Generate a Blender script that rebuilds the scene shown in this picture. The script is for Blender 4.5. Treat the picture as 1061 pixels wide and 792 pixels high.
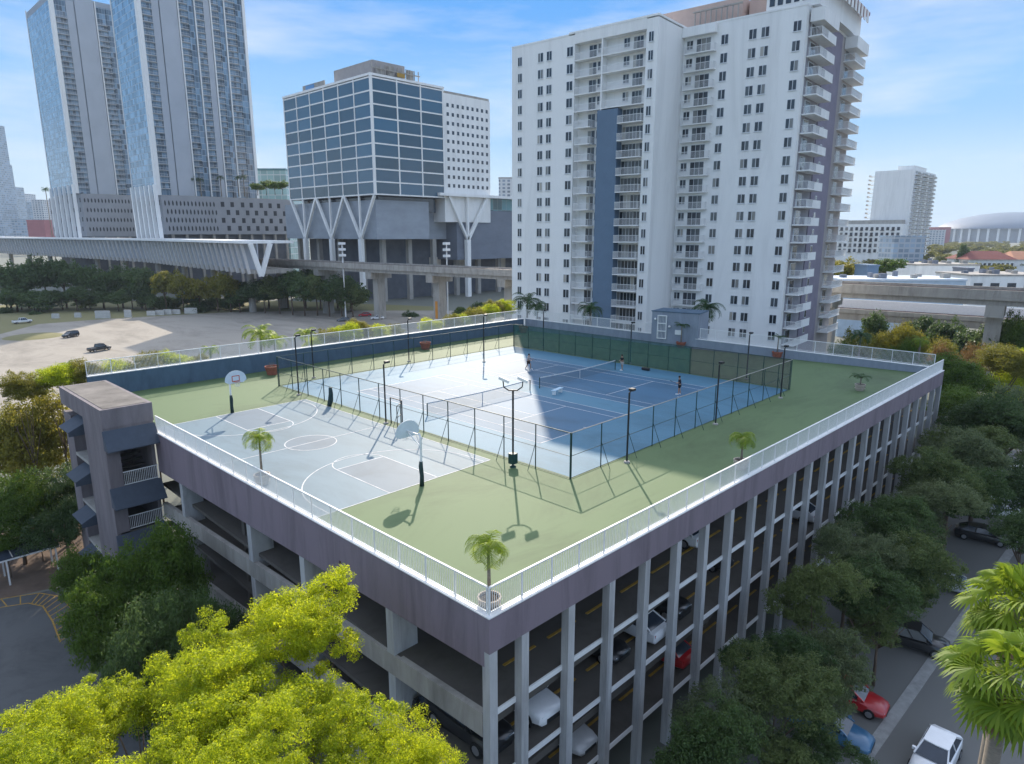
import bpy, math, random
import numpy as np
from mathutils import Vector, Matrix
R = math.radians
random.seed(7); rng = np.random.default_rng(7)
for o in list(bpy.data.objects): bpy.data.objects.remove(o)
S = bpy.context.scene; COL = S.collection

# ------------------------------------------------------------ camera, sky, sun, exposure
CAM = np.array([-16.68, -17.34, 15.0]); PITCH = math.atan(154/694.0); HEAD = R(-46.05)
cd = bpy.data.cameras.new('camera'); cam = bpy.data.objects.new('camera', cd); COL.objects.link(cam)
cam.location = CAM; cam.rotation_euler = (R(90)-PITCH, 0, HEAD)
cd.sensor_width = 36; cd.lens = 36*694/1061.0; cd.clip_start = .5; cd.clip_end = 30000
S.camera = cam
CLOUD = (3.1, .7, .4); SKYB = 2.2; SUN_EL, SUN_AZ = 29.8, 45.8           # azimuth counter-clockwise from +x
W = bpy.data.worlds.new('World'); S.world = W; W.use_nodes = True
wn, wl = W.node_tree.nodes, W.node_tree.links; wn.clear()
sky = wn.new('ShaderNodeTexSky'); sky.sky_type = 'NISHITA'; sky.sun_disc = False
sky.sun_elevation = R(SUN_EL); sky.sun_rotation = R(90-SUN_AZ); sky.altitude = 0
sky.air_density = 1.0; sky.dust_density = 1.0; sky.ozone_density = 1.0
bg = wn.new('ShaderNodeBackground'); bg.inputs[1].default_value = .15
wo = wn.new('ShaderNodeOutputWorld')
tc = wn.new('ShaderNodeTexCoord'); mp = wn.new('ShaderNodeMapping'); mp.inputs['Scale'].default_value = (1.2, 1.2, 6.5)
mp.inputs['Rotation'].default_value = (R(8), R(-6), 0); mp.inputs['Location'].default_value = CLOUD
nz = wn.new('ShaderNodeTexNoise'); nz.inputs['Scale'].default_value = 2.1; nz.inputs['Detail'].default_value = 8; nz.inputs['Roughness'].default_value = .58
rp = wn.new('ShaderNodeValToRGB'); rp.color_ramp.elements[0].position = .47; rp.color_ramp.elements[1].position = .78
rp.color_ramp.elements[1].color = (.75, .75, .75, 1)
mx = wn.new('ShaderNodeMix'); mx.data_type = 'RGBA'; mx.inputs['B'].default_value = (5.2, 5.5, 6.0, 1)
# low sky: clear blue paling to the horizon with thin high cloud; the Nishita sky takes over higher up
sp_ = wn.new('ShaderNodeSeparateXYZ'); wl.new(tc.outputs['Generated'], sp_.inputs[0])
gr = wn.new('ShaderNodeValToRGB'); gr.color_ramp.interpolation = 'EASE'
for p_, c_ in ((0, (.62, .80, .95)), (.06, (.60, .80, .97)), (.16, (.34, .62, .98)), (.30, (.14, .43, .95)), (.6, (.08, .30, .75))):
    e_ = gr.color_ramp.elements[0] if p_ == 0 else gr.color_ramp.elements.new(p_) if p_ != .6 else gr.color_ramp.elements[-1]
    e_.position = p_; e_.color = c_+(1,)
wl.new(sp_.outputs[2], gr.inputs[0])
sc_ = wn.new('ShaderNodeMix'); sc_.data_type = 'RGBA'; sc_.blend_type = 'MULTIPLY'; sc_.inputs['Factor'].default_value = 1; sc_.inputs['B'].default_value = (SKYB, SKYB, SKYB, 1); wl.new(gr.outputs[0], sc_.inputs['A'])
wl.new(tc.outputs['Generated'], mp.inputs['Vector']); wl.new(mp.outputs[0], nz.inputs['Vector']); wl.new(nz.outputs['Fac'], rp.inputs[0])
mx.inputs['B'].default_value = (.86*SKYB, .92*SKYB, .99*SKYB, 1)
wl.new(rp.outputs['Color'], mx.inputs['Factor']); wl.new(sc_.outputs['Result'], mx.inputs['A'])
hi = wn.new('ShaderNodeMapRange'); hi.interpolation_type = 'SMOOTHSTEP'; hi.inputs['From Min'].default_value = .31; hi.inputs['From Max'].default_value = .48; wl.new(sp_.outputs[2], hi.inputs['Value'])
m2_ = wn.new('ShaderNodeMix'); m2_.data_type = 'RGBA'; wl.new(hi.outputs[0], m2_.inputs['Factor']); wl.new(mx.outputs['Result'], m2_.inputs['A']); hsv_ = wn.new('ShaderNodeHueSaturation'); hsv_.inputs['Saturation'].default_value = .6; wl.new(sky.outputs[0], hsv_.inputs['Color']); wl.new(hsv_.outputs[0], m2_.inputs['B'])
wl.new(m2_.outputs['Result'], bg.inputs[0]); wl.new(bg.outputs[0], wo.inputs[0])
sd = bpy.data.lights.new('sun', 'SUN'); sd.energy = 2.0; sd.angle = R(.5); sd.color = (1, .89, .74)
sun = bpy.data.objects.new('sun', sd); COL.objects.link(sun); sun.rotation_euler = (R(90-SUN_EL), 0, R(90+SUN_AZ)); sun.location = (60, 60, 120)
S.view_settings.view_transform = 'Standard'; S.view_settings.look = 'None'; S.view_settings.gamma = 1
S.view_settings.exposure = 1.66
S.render.engine = 'CYCLES'
S.cycles.max_bounces = 8; S.cycles.transparent_max_bounces = 24; S.cycles.volume_bounces = 0

GZ = -14.0                              # ground level; the sports deck is z = 0
# ------------------------------------------------------------ survey helpers (photo pixel -> metric point on a known plane)
EX = np.array([math.cos(R(46.05)), math.sin(R(46.05))]); EY = np.array([-EX[1], EX[0]])
def ray(u, v):
    x = (u-530.5)/694; z = -(v-396)/694
    y, zz = math.cos(PITCH)+z*math.sin(PITCH), -math.sin(PITCH)+z*math.cos(PITCH)
    return np.array([x*EX[0]+y*EX[1], x*EY[0]+y*EY[1], zz])
def atz(u, v, z=0.): r = ray(u, v); return CAM+(z-CAM[2])/r[2]*r
def atD(u, v, D):
    r = ray(u, v); f = np.array([EX[1]*math.cos(PITCH), EY[1]*math.cos(PITCH), -math.sin(PITCH)]); return CAM+r*D/(r@f)
def hgt(u, v, P): r = ray(u, v); return CAM[2]+r[2]*np.linalg.norm((P-CAM)[:2])/np.linalg.norm(r[:2])

# ------------------------------------------------------------ materials
MATS = {}
def nodes(name):
    m = bpy.data.materials.new(name); m.use_nodes = True; n = m.node_tree.nodes; n.clear()
    return m, n, m.node_tree.links
def mat(name, col, rough=.7, var=.12, scale=1.5, spec=.3, metal=0, bump=0., bscale=20, big=0., bigscale=.12, stretch=None, coat=0, stain=0., sscale=.35, sstretch=None):
    if name in MATS: return MATS[name]
    m, n, l = nodes(name)
    out = n.new('ShaderNodeOutputMaterial'); b = n.new('ShaderNodeBsdfPrincipled'); l.new(b.outputs[0], out.inputs[0])
    b.inputs['Roughness'].default_value = rough; b.inputs['Specular IOR Level'].default_value = spec; b.inputs['Metallic'].default_value = metal
    b.inputs['Coat Weight'].default_value = coat
    t = n.new('ShaderNodeTexCoord'); src = t.outputs['Object']
    if stretch:
        mpn = n.new('ShaderNodeMapping'); mpn.inputs['Scale'].default_value = stretch; l.new(src, mpn.inputs[0]); src = mpn.outputs[0]
    nz = n.new('ShaderNodeTexNoise'); nz.inputs['Scale'].default_value = scale; nz.inputs['Detail'].default_value = 6; nz.inputs['Roughness'].default_value = .65
    l.new(src, nz.inputs['Vector'])
    f = nz.outputs['Fac']
    if big:
        n2 = n.new('ShaderNodeTexNoise'); n2.inputs['Scale'].default_value = bigscale; n2.inputs['Detail'].default_value = 4; l.new(src, n2.inputs['Vector'])
        mm = n.new('ShaderNodeMath'); mm.operation = 'MULTIPLY_ADD'; l.new(n2.outputs['Fac'], mm.inputs[0]); mm.inputs[1].default_value = big
        m3 = n.new('ShaderNodeMath'); m3.operation = 'MULTIPLY_ADD'; l.new(f, m3.inputs[0]); m3.inputs[1].default_value = 1-big; l.new(m3.outputs[0], mm.inputs[2]); f = mm.outputs[0]
    cr = n.new('ShaderNodeValToRGB'); cr.color_ramp.elements[0].position = .3; cr.color_ramp.elements[1].position = .7
    cr.color_ramp.elements[0].color = tuple(c*(1-var) for c in col)+(1,); cr.color_ramp.elements[1].color = tuple(min(1, c*(1+var)) for c in col)+(1,)
    l.new(f, cr.inputs[0]); colout = cr.outputs[0]
    if stain:
        ssrc = t.outputs['Object']
        if sstretch:
            sm = n.new('ShaderNodeMapping'); sm.inputs['Scale'].default_value = sstretch; l.new(ssrc, sm.inputs[0]); ssrc = sm.outputs[0]
        n5 = n.new('ShaderNodeTexNoise'); n5.inputs['Scale'].default_value = sscale; n5.inputs['Detail'].default_value = 9; n5.inputs['Roughness'].default_value = .72; n5.inputs['Distortion'].default_value = .6; l.new(ssrc, n5.inputs['Vector'])
        r5 = n.new('ShaderNodeMapRange'); r5.inputs['From Min'].default_value = .46; r5.inputs['From Max'].default_value = .7; r5.inputs['To Min'].default_value = 1; r5.inputs['To Max'].default_value = 1-stain; l.new(n5.outputs['Fac'], r5.inputs[0])
        mm5 = n.new('ShaderNodeMix'); mm5.data_type = 'RGBA'; mm5.blend_type = 'MULTIPLY'; mm5.inputs['Factor'].default_value = 1; l.new(colout, mm5.inputs['A']); l.new(r5.outputs[0], mm5.inputs['B']); colout = mm5.outputs['Result']
    l.new(colout, b.inputs['Base Color'])
    if bump:
        n4 = n.new('ShaderNodeTexNoise'); n4.inputs['Scale'].default_value = bscale; n4.inputs['Detail'].default_value = 4; l.new(src, n4.inputs['Vector'])
        bp = n.new('ShaderNodeBump'); bp.inputs['Strength'].default_value = bump; bp.inputs['Distance'].default_value = .02; l.new(n4.outputs['Fac'], bp.inputs['Height']); l.new(bp.outputs[0], b.inputs['Normal'])
    MATS[name] = m; return m
def leafmat(name, c1, c2, trans=.4, rough=.55):
    m, n, l = nodes(name); out = n.new('ShaderNodeOutputMaterial')
    t = n.new('ShaderNodeTexCoord'); oi = n.new('ShaderNodeObjectInfo'); gi = n.new('ShaderNodeNewGeometry')
    mm = n.new('ShaderNodeMath'); mm.operation = 'MULTIPLY_ADD'; l.new(gi.outputs['Random Per Island'], mm.inputs[0]); mm.inputs[1].default_value = .65
    m2 = n.new('ShaderNodeMath'); m2.operation = 'MULTIPLY'; l.new(oi.outputs['Random'], m2.inputs[0]); m2.inputs[1].default_value = .35; l.new(m2.outputs[0], mm.inputs[2])
    cr = n.new('ShaderNodeValToRGB'); cr.color_ramp.elements[0].color = c1+(1,); cr.color_ramp.elements[1].color = c2+(1,); l.new(mm.outputs[0], cr.inputs[0])
    b = n.new('ShaderNodeBsdfPrincipled'); b.inputs['Roughness'].default_value = rough; b.inputs['Specular IOR Level'].default_value = .25; l.new(cr.outputs[0], b.inputs['Base Color'])
    tr = n.new('ShaderNodeBsdfTranslucent'); hs = n.new('ShaderNodeHueSaturation'); hs.inputs['Hue'].default_value = .485; hs.inputs['Value'].default_value = 1.5; l.new(cr.outputs[0], hs.inputs['Color']); l.new(hs.outputs[0], tr.inputs[0])
    ms = n.new('ShaderNodeMixShader'); ms.inputs[0].default_value = trans; l.new(b.outputs[0], ms.inputs[1]); l.new(tr.outputs[0], ms.inputs[2]); l.new(ms.outputs[0], out.inputs[0])
    MATS[name] = m; return m
def meshmat(name, col, fac):
    m, n, l = nodes(name); out = n.new('ShaderNodeOutputMaterial'); b = n.new('ShaderNodeBsdfPrincipled'); b.inputs['Base Color'].default_value = col+(1,); b.inputs['Roughness'].default_value = .8
    tr = n.new('ShaderNodeBsdfTransparent'); ms = n.new('ShaderNodeMixShader')
    t = n.new('ShaderNodeTexCoord'); nz = n.new('ShaderNodeTexNoise'); nz.inputs['Scale'].default_value = 1.2; l.new(t.outputs['Object'], nz.inputs['Vector'])
    mr = n.new('ShaderNodeMapRange'); mr.inputs['From Min'].default_value = .3; mr.inputs['From Max'].default_value = .7; mr.inputs['To Min'].default_value = fac*.94; mr.inputs['To Max'].default_value = min(1, fac*1.06); l.new(nz.outputs['Fac'], mr.inputs[0])
    l.new(mr.outputs[0], ms.inputs[0]); l.new(tr.outputs[0], ms.inputs[1]); l.new(b.outputs[0], ms.inputs[2]); l.new(ms.outputs[0], out.inputs[0]); MATS[name] = m; return m
def gridmat(name, glass, frame, fx, fz, wx=.07, wz=.12, rough=.12, tint=.5):
    # curtain wall: horizontal module fx, storey fz; every pane its own tint
    m, n, l = nodes(name); out = n.new('ShaderNodeOutputMaterial'); b = n.new('ShaderNodeBsdfPrincipled'); l.new(b.outputs[0], out.inputs[0])
    t = n.new('ShaderNodeTexCoord'); sp = n.new('ShaderNodeSeparateXYZ'); l.new(t.outputs['Object'], sp.inputs[0])
    ad = n.new('ShaderNodeMath'); ad.operation = 'ADD'; l.new(sp.outputs[0], ad.inputs[0]); l.new(sp.outputs[1], ad.inputs[1])
    def cell(src, k, w):
        d = n.new('ShaderNodeMath'); d.operation = 'DIVIDE'; l.new(src, d.inputs[0]); d.inputs[1].default_value = k
        fr = n.new('ShaderNodeMath'); fr.operation = 'FRACT'; l.new(d.outputs[0], fr.inputs[0])
        fl = n.new('ShaderNodeMath'); fl.operation = 'FLOOR'; l.new(d.outputs[0], fl.inputs[0])
        lt = n.new('ShaderNodeMath'); lt.operation = 'LESS_THAN'; l.new(fr.outputs[0], lt.inputs[0]); lt.inputs[1].default_value = w
        return fl.outputs[0], lt.outputs[0]
    a, la = cell(ad.outputs[0], fx, wx/fx); c, lc = cell(sp.outputs[2], fz, wz/fz)
    cb = n.new('ShaderNodeCombineXYZ'); l.new(a, cb.inputs[0]); l.new(c, cb.inputs[1])
    wn_ = n.new('ShaderNodeTexWhiteNoise'); l.new(cb.outputs[0], wn_.inputs['Vector'])
    cr = n.new('ShaderNodeValToRGB'); cr.color_ramp.elements[0].color = tuple(x*(1-tint) for x in glass)+(1,); cr.color_ramp.elements[1].color = tuple(min(1, x*(1+tint*1.6)) for x in glass)+(1,); l.new(wn_.outputs['Value'], cr.inputs[0])
    mxm = n.new('ShaderNodeMath'); mxm.operation = 'MAXIMUM'; l.new(la, mxm.inputs[0]); l.new(lc, mxm.inputs[1])
    mx = n.new('ShaderNodeMix'); mx.data_type = 'RGBA'; mx.inputs['B'].default_value = frame+(1,); l.new(cr.outputs[0], mx.inputs['A']); l.new(mxm.outputs[0], mx.inputs['Factor']); l.new(mx.outputs['Result'], b.inputs['Base Color'])
    mr = n.new('ShaderNodeMath'); mr.operation = 'MULTIPLY_ADD'; l.new(mxm.outputs[0], mr.inputs[0]); mr.inputs[1].default_value = .45; mr.inputs[2].default_value = rough; l.new(mr.outputs[0], b.inputs['Roughness'])
    b.inputs['Specular IOR Level'].default_value = .6; MATS[name] = m; return m

WHITE = mat('white_paint', (.74, .74, .73), .55, .06, 2)
WALLW = mat('white_stucco', (.77, .765, .745), .8, .05, .25, big=.5, bigscale=.06, stain=.15, sscale=.3, sstretch=(1, 1, .12))
LILAC = mat('lilac_paint', (.185, .15, .172), .8, .22, .9, big=.4, bigscale=.15, stretch=(1, 1, .2), stain=.35, sscale=.8, sstretch=(1, 1, .12))
LILACD = mat('lilac_grey', (.2, .175, .182), .85, .16, .8, stretch=(1, 1, .3), stain=.3, sscale=.9, sstretch=(1, 1, .12))
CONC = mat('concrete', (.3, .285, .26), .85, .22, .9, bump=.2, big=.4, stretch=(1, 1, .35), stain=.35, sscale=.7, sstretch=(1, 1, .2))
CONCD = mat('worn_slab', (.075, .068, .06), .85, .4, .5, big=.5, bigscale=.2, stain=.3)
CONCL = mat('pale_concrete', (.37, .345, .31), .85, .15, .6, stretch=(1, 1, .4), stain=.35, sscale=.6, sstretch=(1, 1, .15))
COLW = mat('column_paint', (.43, .43, .43), .75, .16, 1.2, stretch=(1, 1, .3), stain=.4, sscale=1.1, sstretch=(1, 1, .1))
DECKG = mat('green_acrylic', (.084, .130, .058), .7, .18, .7, spec=.2, big=.6, bigscale=.08, stretch=(.35, 1, 1), stain=.34, sscale=.16, sstretch=(.5, 1, 1))
BLUEO = mat('blue_acrylic', (.062, .16, .235), .63, .18, .8, spec=.18, big=.6, bigscale=.1, stretch=(1, .4, 1), stain=.32, sscale=.15, sstretch=(1, .5, 1))
BLUEI = mat('deep_blue_acrylic', (.042, .11, .185), .63, .18, .8, spec=.2, big=.6, bigscale=.12, stretch=(1, .4, 1), stain=.32, sscale=.15, sstretch=(1, .5, 1))
BASKB = mat('pale_blue_acrylic', (.105, .16, .195), .62, .18, .6, spec=.18, big=.7, bigscale=.14, stretch=(1, .45, 1), stain=.3, sscale=.2, sstretch=(1, .4, 1))
BASKK = mat('grey_acrylic', (.10, .14, .175), .62, .14, .8, spec=.18, big=.6, bigscale=.2, stain=.25, sscale=.3)
LINE = mat('line_paint', (.55, .56, .57), .7, .2, 3, stain=.35, sscale=.8)
LINEW = mat('worn_line_paint', (.5, .56, .62), .6, .2, 3)
BLUEW = mat('blue_wall', (.085, .135, .19), .8, .15, .6, stretch=(1, 1, .4), stain=.3, sscale=.6, sstretch=(1, 1, .3))
BLUEWL = mat('greyblue_wall', (.25, .285, .34), .8, .12, .6, stretch=(1, 1, .4), stain=.25, sscale=.6, sstretch=(1, 1, .3))
BPANEL = mat('blue_panel', (.125, .185, .26), .75, .06, .5)
BLACKM = mat('black_metal', (.02, .022, .024), .45, .1, 3)
DARKG = mat('dark_green_metal', (.015, .05, .045), .45, .1, 3)
PADM = mat('dark_pad', (.02, .045, .045), .6, .15, 3)
LINK = meshmat('chain_link', (.05, .055, .06), .10)
SCREEN = meshmat('green_windscreen', (.02, .09, .075), .72)
SCREENR = meshmat('brown_windscreen', (.10, .075, .08), .55)
NETM = meshmat('net_mesh', (.02, .02, .022), .2)
TERRA = mat('terracotta', (.3, .1, .065), .8, .2, 4)
POTW = mat('pale_pot', (.42, .36, .3), .8, .2, 6)
SOIL = mat('soil', (.05, .035, .025), .95, .3, 8)
AWN = mat('slate_awning', (.06, .075, .1), .7, .1, 2)
YEL = mat('yellow_paint', (.36, .215, .04), .75, .3, 3)
GLASSD = mat('dark_glass', (.03, .042, .06), .08, .3, .6, spec=.7)
GLASSB = mat('blue_glass', (.014, .04, .065), .03, .35, .12, spec=.9)
GLASST = mat('teal_glass', (.06, .17, .2), .12, .3, .3, spec=.7)
TRUNK = mat('bark', (.12, .085, .06), .9, .3, 5, bump=.4)
PTRUNK = mat('palm_bark', (.2, .17, .135), .9, .25, 6, stretch=(1, 1, 4))
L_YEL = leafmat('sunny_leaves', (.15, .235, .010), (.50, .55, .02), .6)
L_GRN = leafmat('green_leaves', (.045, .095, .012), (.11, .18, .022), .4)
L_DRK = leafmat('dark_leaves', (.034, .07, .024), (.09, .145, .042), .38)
L_OLV = leafmat('olive_leaves', (.11, .125, .015), (.25, .23, .03), .45)
L_BRN = leafmat('brown_leaves', (.14, .08, .03), (.2, .14, .04), .35)
L_PLM = leafmat('palm_leaves', (.10, .18, .012), (.25, .33, .03), .48)
L_PLD = leafmat('dark_palm_leaves', (.02, .06, .02), (.05, .1, .03), .3)
L_STR = leafmat('street_tree_leaves', (.062, .10, .032), (.175, .22, .07), .42); L_STR2 = leafmat('grey_green_leaves', (.072, .105, .05), (.18, .22, .095), .42)
L_DEAD = leafmat('dead_fronds', (.25, .15, .07), (.36, .25, .13), .3)

def blindglass():
    m, n, l = nodes('window_pane'); out = n.new('ShaderNodeOutputMaterial'); b = n.new('ShaderNodeBsdfPrincipled'); l.new(b.outputs[0], out.inputs[0])
    gi = n.new('ShaderNodeNewGeometry'); oi = n.new('ShaderNodeObjectInfo'); a = n.new('ShaderNodeMath'); a.operation = 'ADD'; l.new(gi.outputs['Random Per Island'], a.inputs[0]); l.new(oi.outputs['Random'], a.inputs[1])
    fr = n.new('ShaderNodeMath'); fr.operation = 'FRACT'; l.new(a.outputs[0], fr.inputs[0]); cr = n.new('ShaderNodeValToRGB'); cr.color_ramp.interpolation = 'CONSTANT'; l.new(fr.outputs[0], cr.inputs[0])
    for i, (p, c) in enumerate(((0, (.018, .026, .036)), (.38, (.035, .048, .062)), (.68, (.075, .09, .1)), (.84, (.2, .2, .19)), (.94, (.36, .34, .3)))):
        e = cr.color_ramp.elements[0] if i == 0 else cr.color_ramp.elements[1] if i == 1 else cr.color_ramp.elements.new(p)
        e.position = p; e.color = c+(1,)
    l.new(cr.outputs[0], b.inputs['Base Color']); b.inputs['Roughness'].default_value = .1; b.inputs['Specular IOR Level'].default_value = .6; return m
WPANE = blindglass()
def paneglass():
    m, n, l = nodes('office_pane'); out = n.new('ShaderNodeOutputMaterial'); b = n.new('ShaderNodeBsdfPrincipled'); l.new(b.outputs[0], out.inputs[0]); oi = n.new('ShaderNodeObjectInfo'); cr = n.new('ShaderNodeValToRGB'); l.new(oi.outputs['Random'], cr.inputs[0])
    cr.color_ramp.elements[0].color = (.012, .045, .075, 1); cr.color_ramp.elements[1].color = (.03, .11, .19, 1); l.new(cr.outputs[0], b.inputs['Base Color']); b.inputs['Roughness'].default_value = .03; b.inputs['Specular IOR Level'].default_value = .9; return m
OPANE = paneglass()
# ------------------------------------------------------------ mesh builder and object helpers
class MB:
    def __init__(s, M=None): s.v = []; s.f = []; s.m = []; s.M = M
    def add(s, vs, fs, mi=0):
        b = len(s.v)
        if s.M is not None: vs = [tuple(s.M @ Vector(q)) for q in vs]
        s.v += [tuple(map(float, q)) for q in vs]; s.f += [tuple(b+i for i in f) for f in fs]; s.m += [mi]*len(fs); return s
    def box(s, x0, x1, y0, y1, z0, z1, mi=0):
        x0, x1 = min(x0, x1), max(x0, x1); y0, y1 = min(y0, y1), max(y0, y1); z0, z1 = min(z0, z1), max(z0, z1)
        return s.add([(x0,y0,z0),(x1,y0,z0),(x1,y1,z0),(x0,y1,z0),(x0,y0,z1),(x1,y0,z1),(x1,y1,z1),(x0,y1,z1)],
                     [(3,2,1,0),(4,5,6,7),(0,1,5,4),(1,2,6,5),(2,3,7,6),(3,0,4,7)], mi)
    def prism(s, poly, z0, z1, mi=0):      # poly counter-clockwise; z0/z1 numbers or per-point lists
        n = len(poly); a = z0 if hasattr(z0, '__len__') else [z0]*n; b = z1 if hasattr(z1, '__len__') else [z1]*n
        vs = [(p[0], p[1], a[i]) for i, p in enumerate(poly)]+[(p[0], p[1], b[i]) for i, p in enumerate(poly)]
        return s.add(vs, [tuple(range(n-1, -1, -1)), tuple(range(n, 2*n))]+[(i, (i+1) % n, n+(i+1) % n, n+i) for i in range(n)], mi)
    def bar(s, p, q, w, h=None, mi=0, up=(0, 0, 1)):   # rectangular bar from p to q
        h = h or w; p, q = Vector(p), Vector(q); d = (q-p).normalized(); u = Vector(up)
        if abs(d.dot(u)) > .98: u = Vector((1, 0, 0))
        a = d.cross(u).normalized()*w/2; b = a.cross(d).normalized()*h/2
        vs = [p-a-b, p+a-b, p+a+b, p-a+b, q-a-b, q+a-b, q+a+b, q-a+b]
        return s.add(vs, [(3,2,1,0),(4,5,6,7),(0,1,5,4),(1,2,6,5),(2,3,7,6),(3,0,4,7)], mi)
    def tube(s, pts, r, n=8, mi=0, cap=True):
        pts = [Vector(p) for p in pts]; rs = r if hasattr(r, '__len__') else [r]*len(pts); vs = []; fs = []
        for i, p in enumerate(pts):
            d = (pts[min(i+1, len(pts)-1)]-pts[max(i-1, 0)]).normalized(); u = Vector((0, 0, 1)) if abs(d.z) < .9 else Vector((1, 0, 0))
            a = d.cross(u).normalized(); b = a.cross(d)
            vs += [p+(a*math.cos(2*math.pi*k/n)+b*math.sin(2*math.pi*k/n))*rs[i] for k in range(n)]
        for i in range(len(pts)-1):
            fs += [(i*n+k, i*n+(k+1) % n, (i+1)*n+(k+1) % n, (i+1)*n+k) for k in range(n)]
        if cap: fs += [tuple(range(n-1, -1, -1)), tuple(range((len(pts)-1)*n, len(pts)*n))]
        return s.add(vs, fs, mi)
    def lathe(s, prof, n=16, c=(0, 0, 0), mi=0):
        vs = [(c[0]+r*math.cos(2*math.pi*k/n), c[1]+r*math.sin(2*math.pi*k/n), c[2]+z) for r, z in prof for k in range(n)]
        fs = [(i*n+k, i*n+(k+1) % n, (i+1)*n+(k+1) % n, (i+1)*n+k) for i in range(len(prof)-1) for k in range(n)]
        return s.add(vs, fs, mi)
    def quad(s, *p, mi=0): return s.add(p, [tuple(range(len(p)))], mi)
    def build(s, name, mats, parent=None, smooth=False, kind=None):
        me = bpy.data.meshes.new(name); off = Vector((0, 0, 0)) if parent is None else OFF.get(parent.name, Vector((0, 0, 0)))
        vs = [(a[0]-off.x, a[1]-off.y, a[2]-off.z) for a in s.v]
        me.from_pydata(vs, [], s.f)
        for m in (mats if isinstance(mats, (list, tuple)) else [mats]): me.materials.append(m)
        if any(s.m): me.polygons.foreach_set('material_index', s.m)
        if smooth: me.polygons.foreach_set('use_smooth', [True]*len(s.f))
        me.update(); o = bpy.data.objects.new(name, me); COL.objects.link(o)
        if parent is not None: o.parent = parent; OFF[o.name] = off
        if kind: o['kind'] = kind
        return o
OFF = {}
def tag(o, label, cat, group=None):
    o['label'] = label; o['category'] = cat
    if group: o['group'] = group
    return o
def thing(name, label, cat, loc=(0, 0, 0), group=None, rz=0, world=True):
    # world=True: parts are given in world coordinates (rz must be 0); world=False: parts are local
    o = bpy.data.objects.new(name, None); COL.objects.link(o); o.location = Vector([float(x) for x in loc]); o.rotation_euler = (0, 0, rz); o.empty_display_size = .3
    OFF[o.name] = Vector([float(x) for x in loc]) if world else Vector((0, 0, 0)); return tag(o, label, cat, group)
def struct(name, mb, m): return mb.build(name, m, kind='structure')
def copy_tree(o, parent=None):
    c = o.copy(); COL.objects.link(c)
    if parent: c.parent = parent
    for ch in list(o.children): copy_tree(ch, c)
    return c
def place(proto, used, loc, rz, label, group=None, sc=1.):
    o = proto if not used.get(proto.name) else copy_tree(proto); used[proto.name] = 1
    o.location = Vector([float(x) for x in loc]); o.rotation_euler = (0, 0, rz); o.scale = (sc, sc, sc); o['label'] = label
    if group: o['group'] = group
    return o
USED = {}
def many(name, items, mats, parent, key=None, limit=100):
    # items: list of (priority, MB). The largest-looking `limit` become parts, the rest one stuff part
    items = sorted(items, key=lambda t: t[0]); out = []
    for _, b in items[:limit]: out.append(b.build(name, mats, parent))
    if len(items) > limit:
        r = MB()
        for _, b in items[limit:]:
            k = len(r.v); r.v += b.v; r.f += [tuple(k+i for i in f) for f in b.f]; r.m += b.m
        r.build(name, mats, parent, kind='stuff')
    return out
ORD = ['first','second','third','fourth','fifth','sixth','seventh','eighth','ninth','tenth','eleventh','twelfth','thirteenth','fourteenth','fifteenth','sixteenth','seventeenth','eighteenth','nineteenth','twentieth','twenty-first','twenty-second','twenty-third','twenty-fourth','twenty-fifth','twenty-sixth']

# ------------------------------------------------------------ ground, lot, street
GRD = mat('city_ground', (.12, .125, .105), .95, .35, .02, big=.5, bigscale=.004)
ASPH = mat('asphalt', (.06, .062, .065), .85, .22, .8, bump=.15, big=.5, bigscale=.12)
ASPHL = mat('grey_asphalt', (.125, .125, .118), .88, .25, .6, bump=.15, big=.5, bigscale=.1)
GRAV = mat('pale_gravel', (.25, .225, .19), .95, .32, .12, bump=.2, big=.45, bigscale=.03, stain=.42, sscale=.045, sstretch=(1.6, .7, 1))
DIRT = mat('dirt_grass', (.14, .13, .06), .95, .4, .12, big=.5, bigscale=.03)
KERB = mat('kerb_concrete', (.3, .3, .29), .85, .2, 1.5)
DRIVE = mat('driveway_asphalt', (.075, .077, .078), .85, .3, .35, big=.6, bigscale=.15, stain=.35, sscale=.25)
g = MB(); n = 24; ex = [-9000+18000*i/n for i in range(n+1)]
vs = [(x, y, GZ) for y in ex for x in ex]; fs = [(j*(n+1)+i, j*(n+1)+i+1, (j+1)*(n+1)+i+1, (j+1)*(n+1)+i) for j in range(n) for i in range(n)]
struct('ground', g.add(vs, fs), GRD)
def sheet(name, px, m, z, raw=False):
    pts = px if raw else [tuple(atz(u, v, z)[:2]) for u, v in px]
    b = MB(); b.add([(x, y, z) for x, y in pts], [tuple(range(len(pts)))]); o = struct(name, b, m)
    if o.data.polygons[0].normal.z < 0: o.data.flip_normals()
    return o
sheet('grass_strip', [(-60, 352), (-20, 318), (60, 312), (300, 312), (460, 318), (470, 330), (240, 330), (100, 336)], DIRT, GZ+.004)
sheet('gravel_lot', [(-60, 362), (40, 336), (105, 331), (240, 323.5), (330, 322), (470, 322), (540, 338), (420, 375), (330, 420), (100, 470), (-120, 440)], GRAV, GZ+.008)
sheet('driveway', [(-40, -20), (-.3, -20), (-.3, 45), (-7, 45.5), (-12, 47.2), (-40, 47)], DRIVE, GZ+.012, True)
sheet('yard', [(-40, 47.3), (-12, 47.3), (-6.8, 45.8), (-.3, 45.2), (-.3, 62), (-40, 62)], mat('yard_soil', (.14, .10, .075), .95, .3, .5), GZ+.008, True)
def kerbline(x): return -8.55-.044*(x-5)
xs = [-30, 0, 30, 60, 100, 160]
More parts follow.
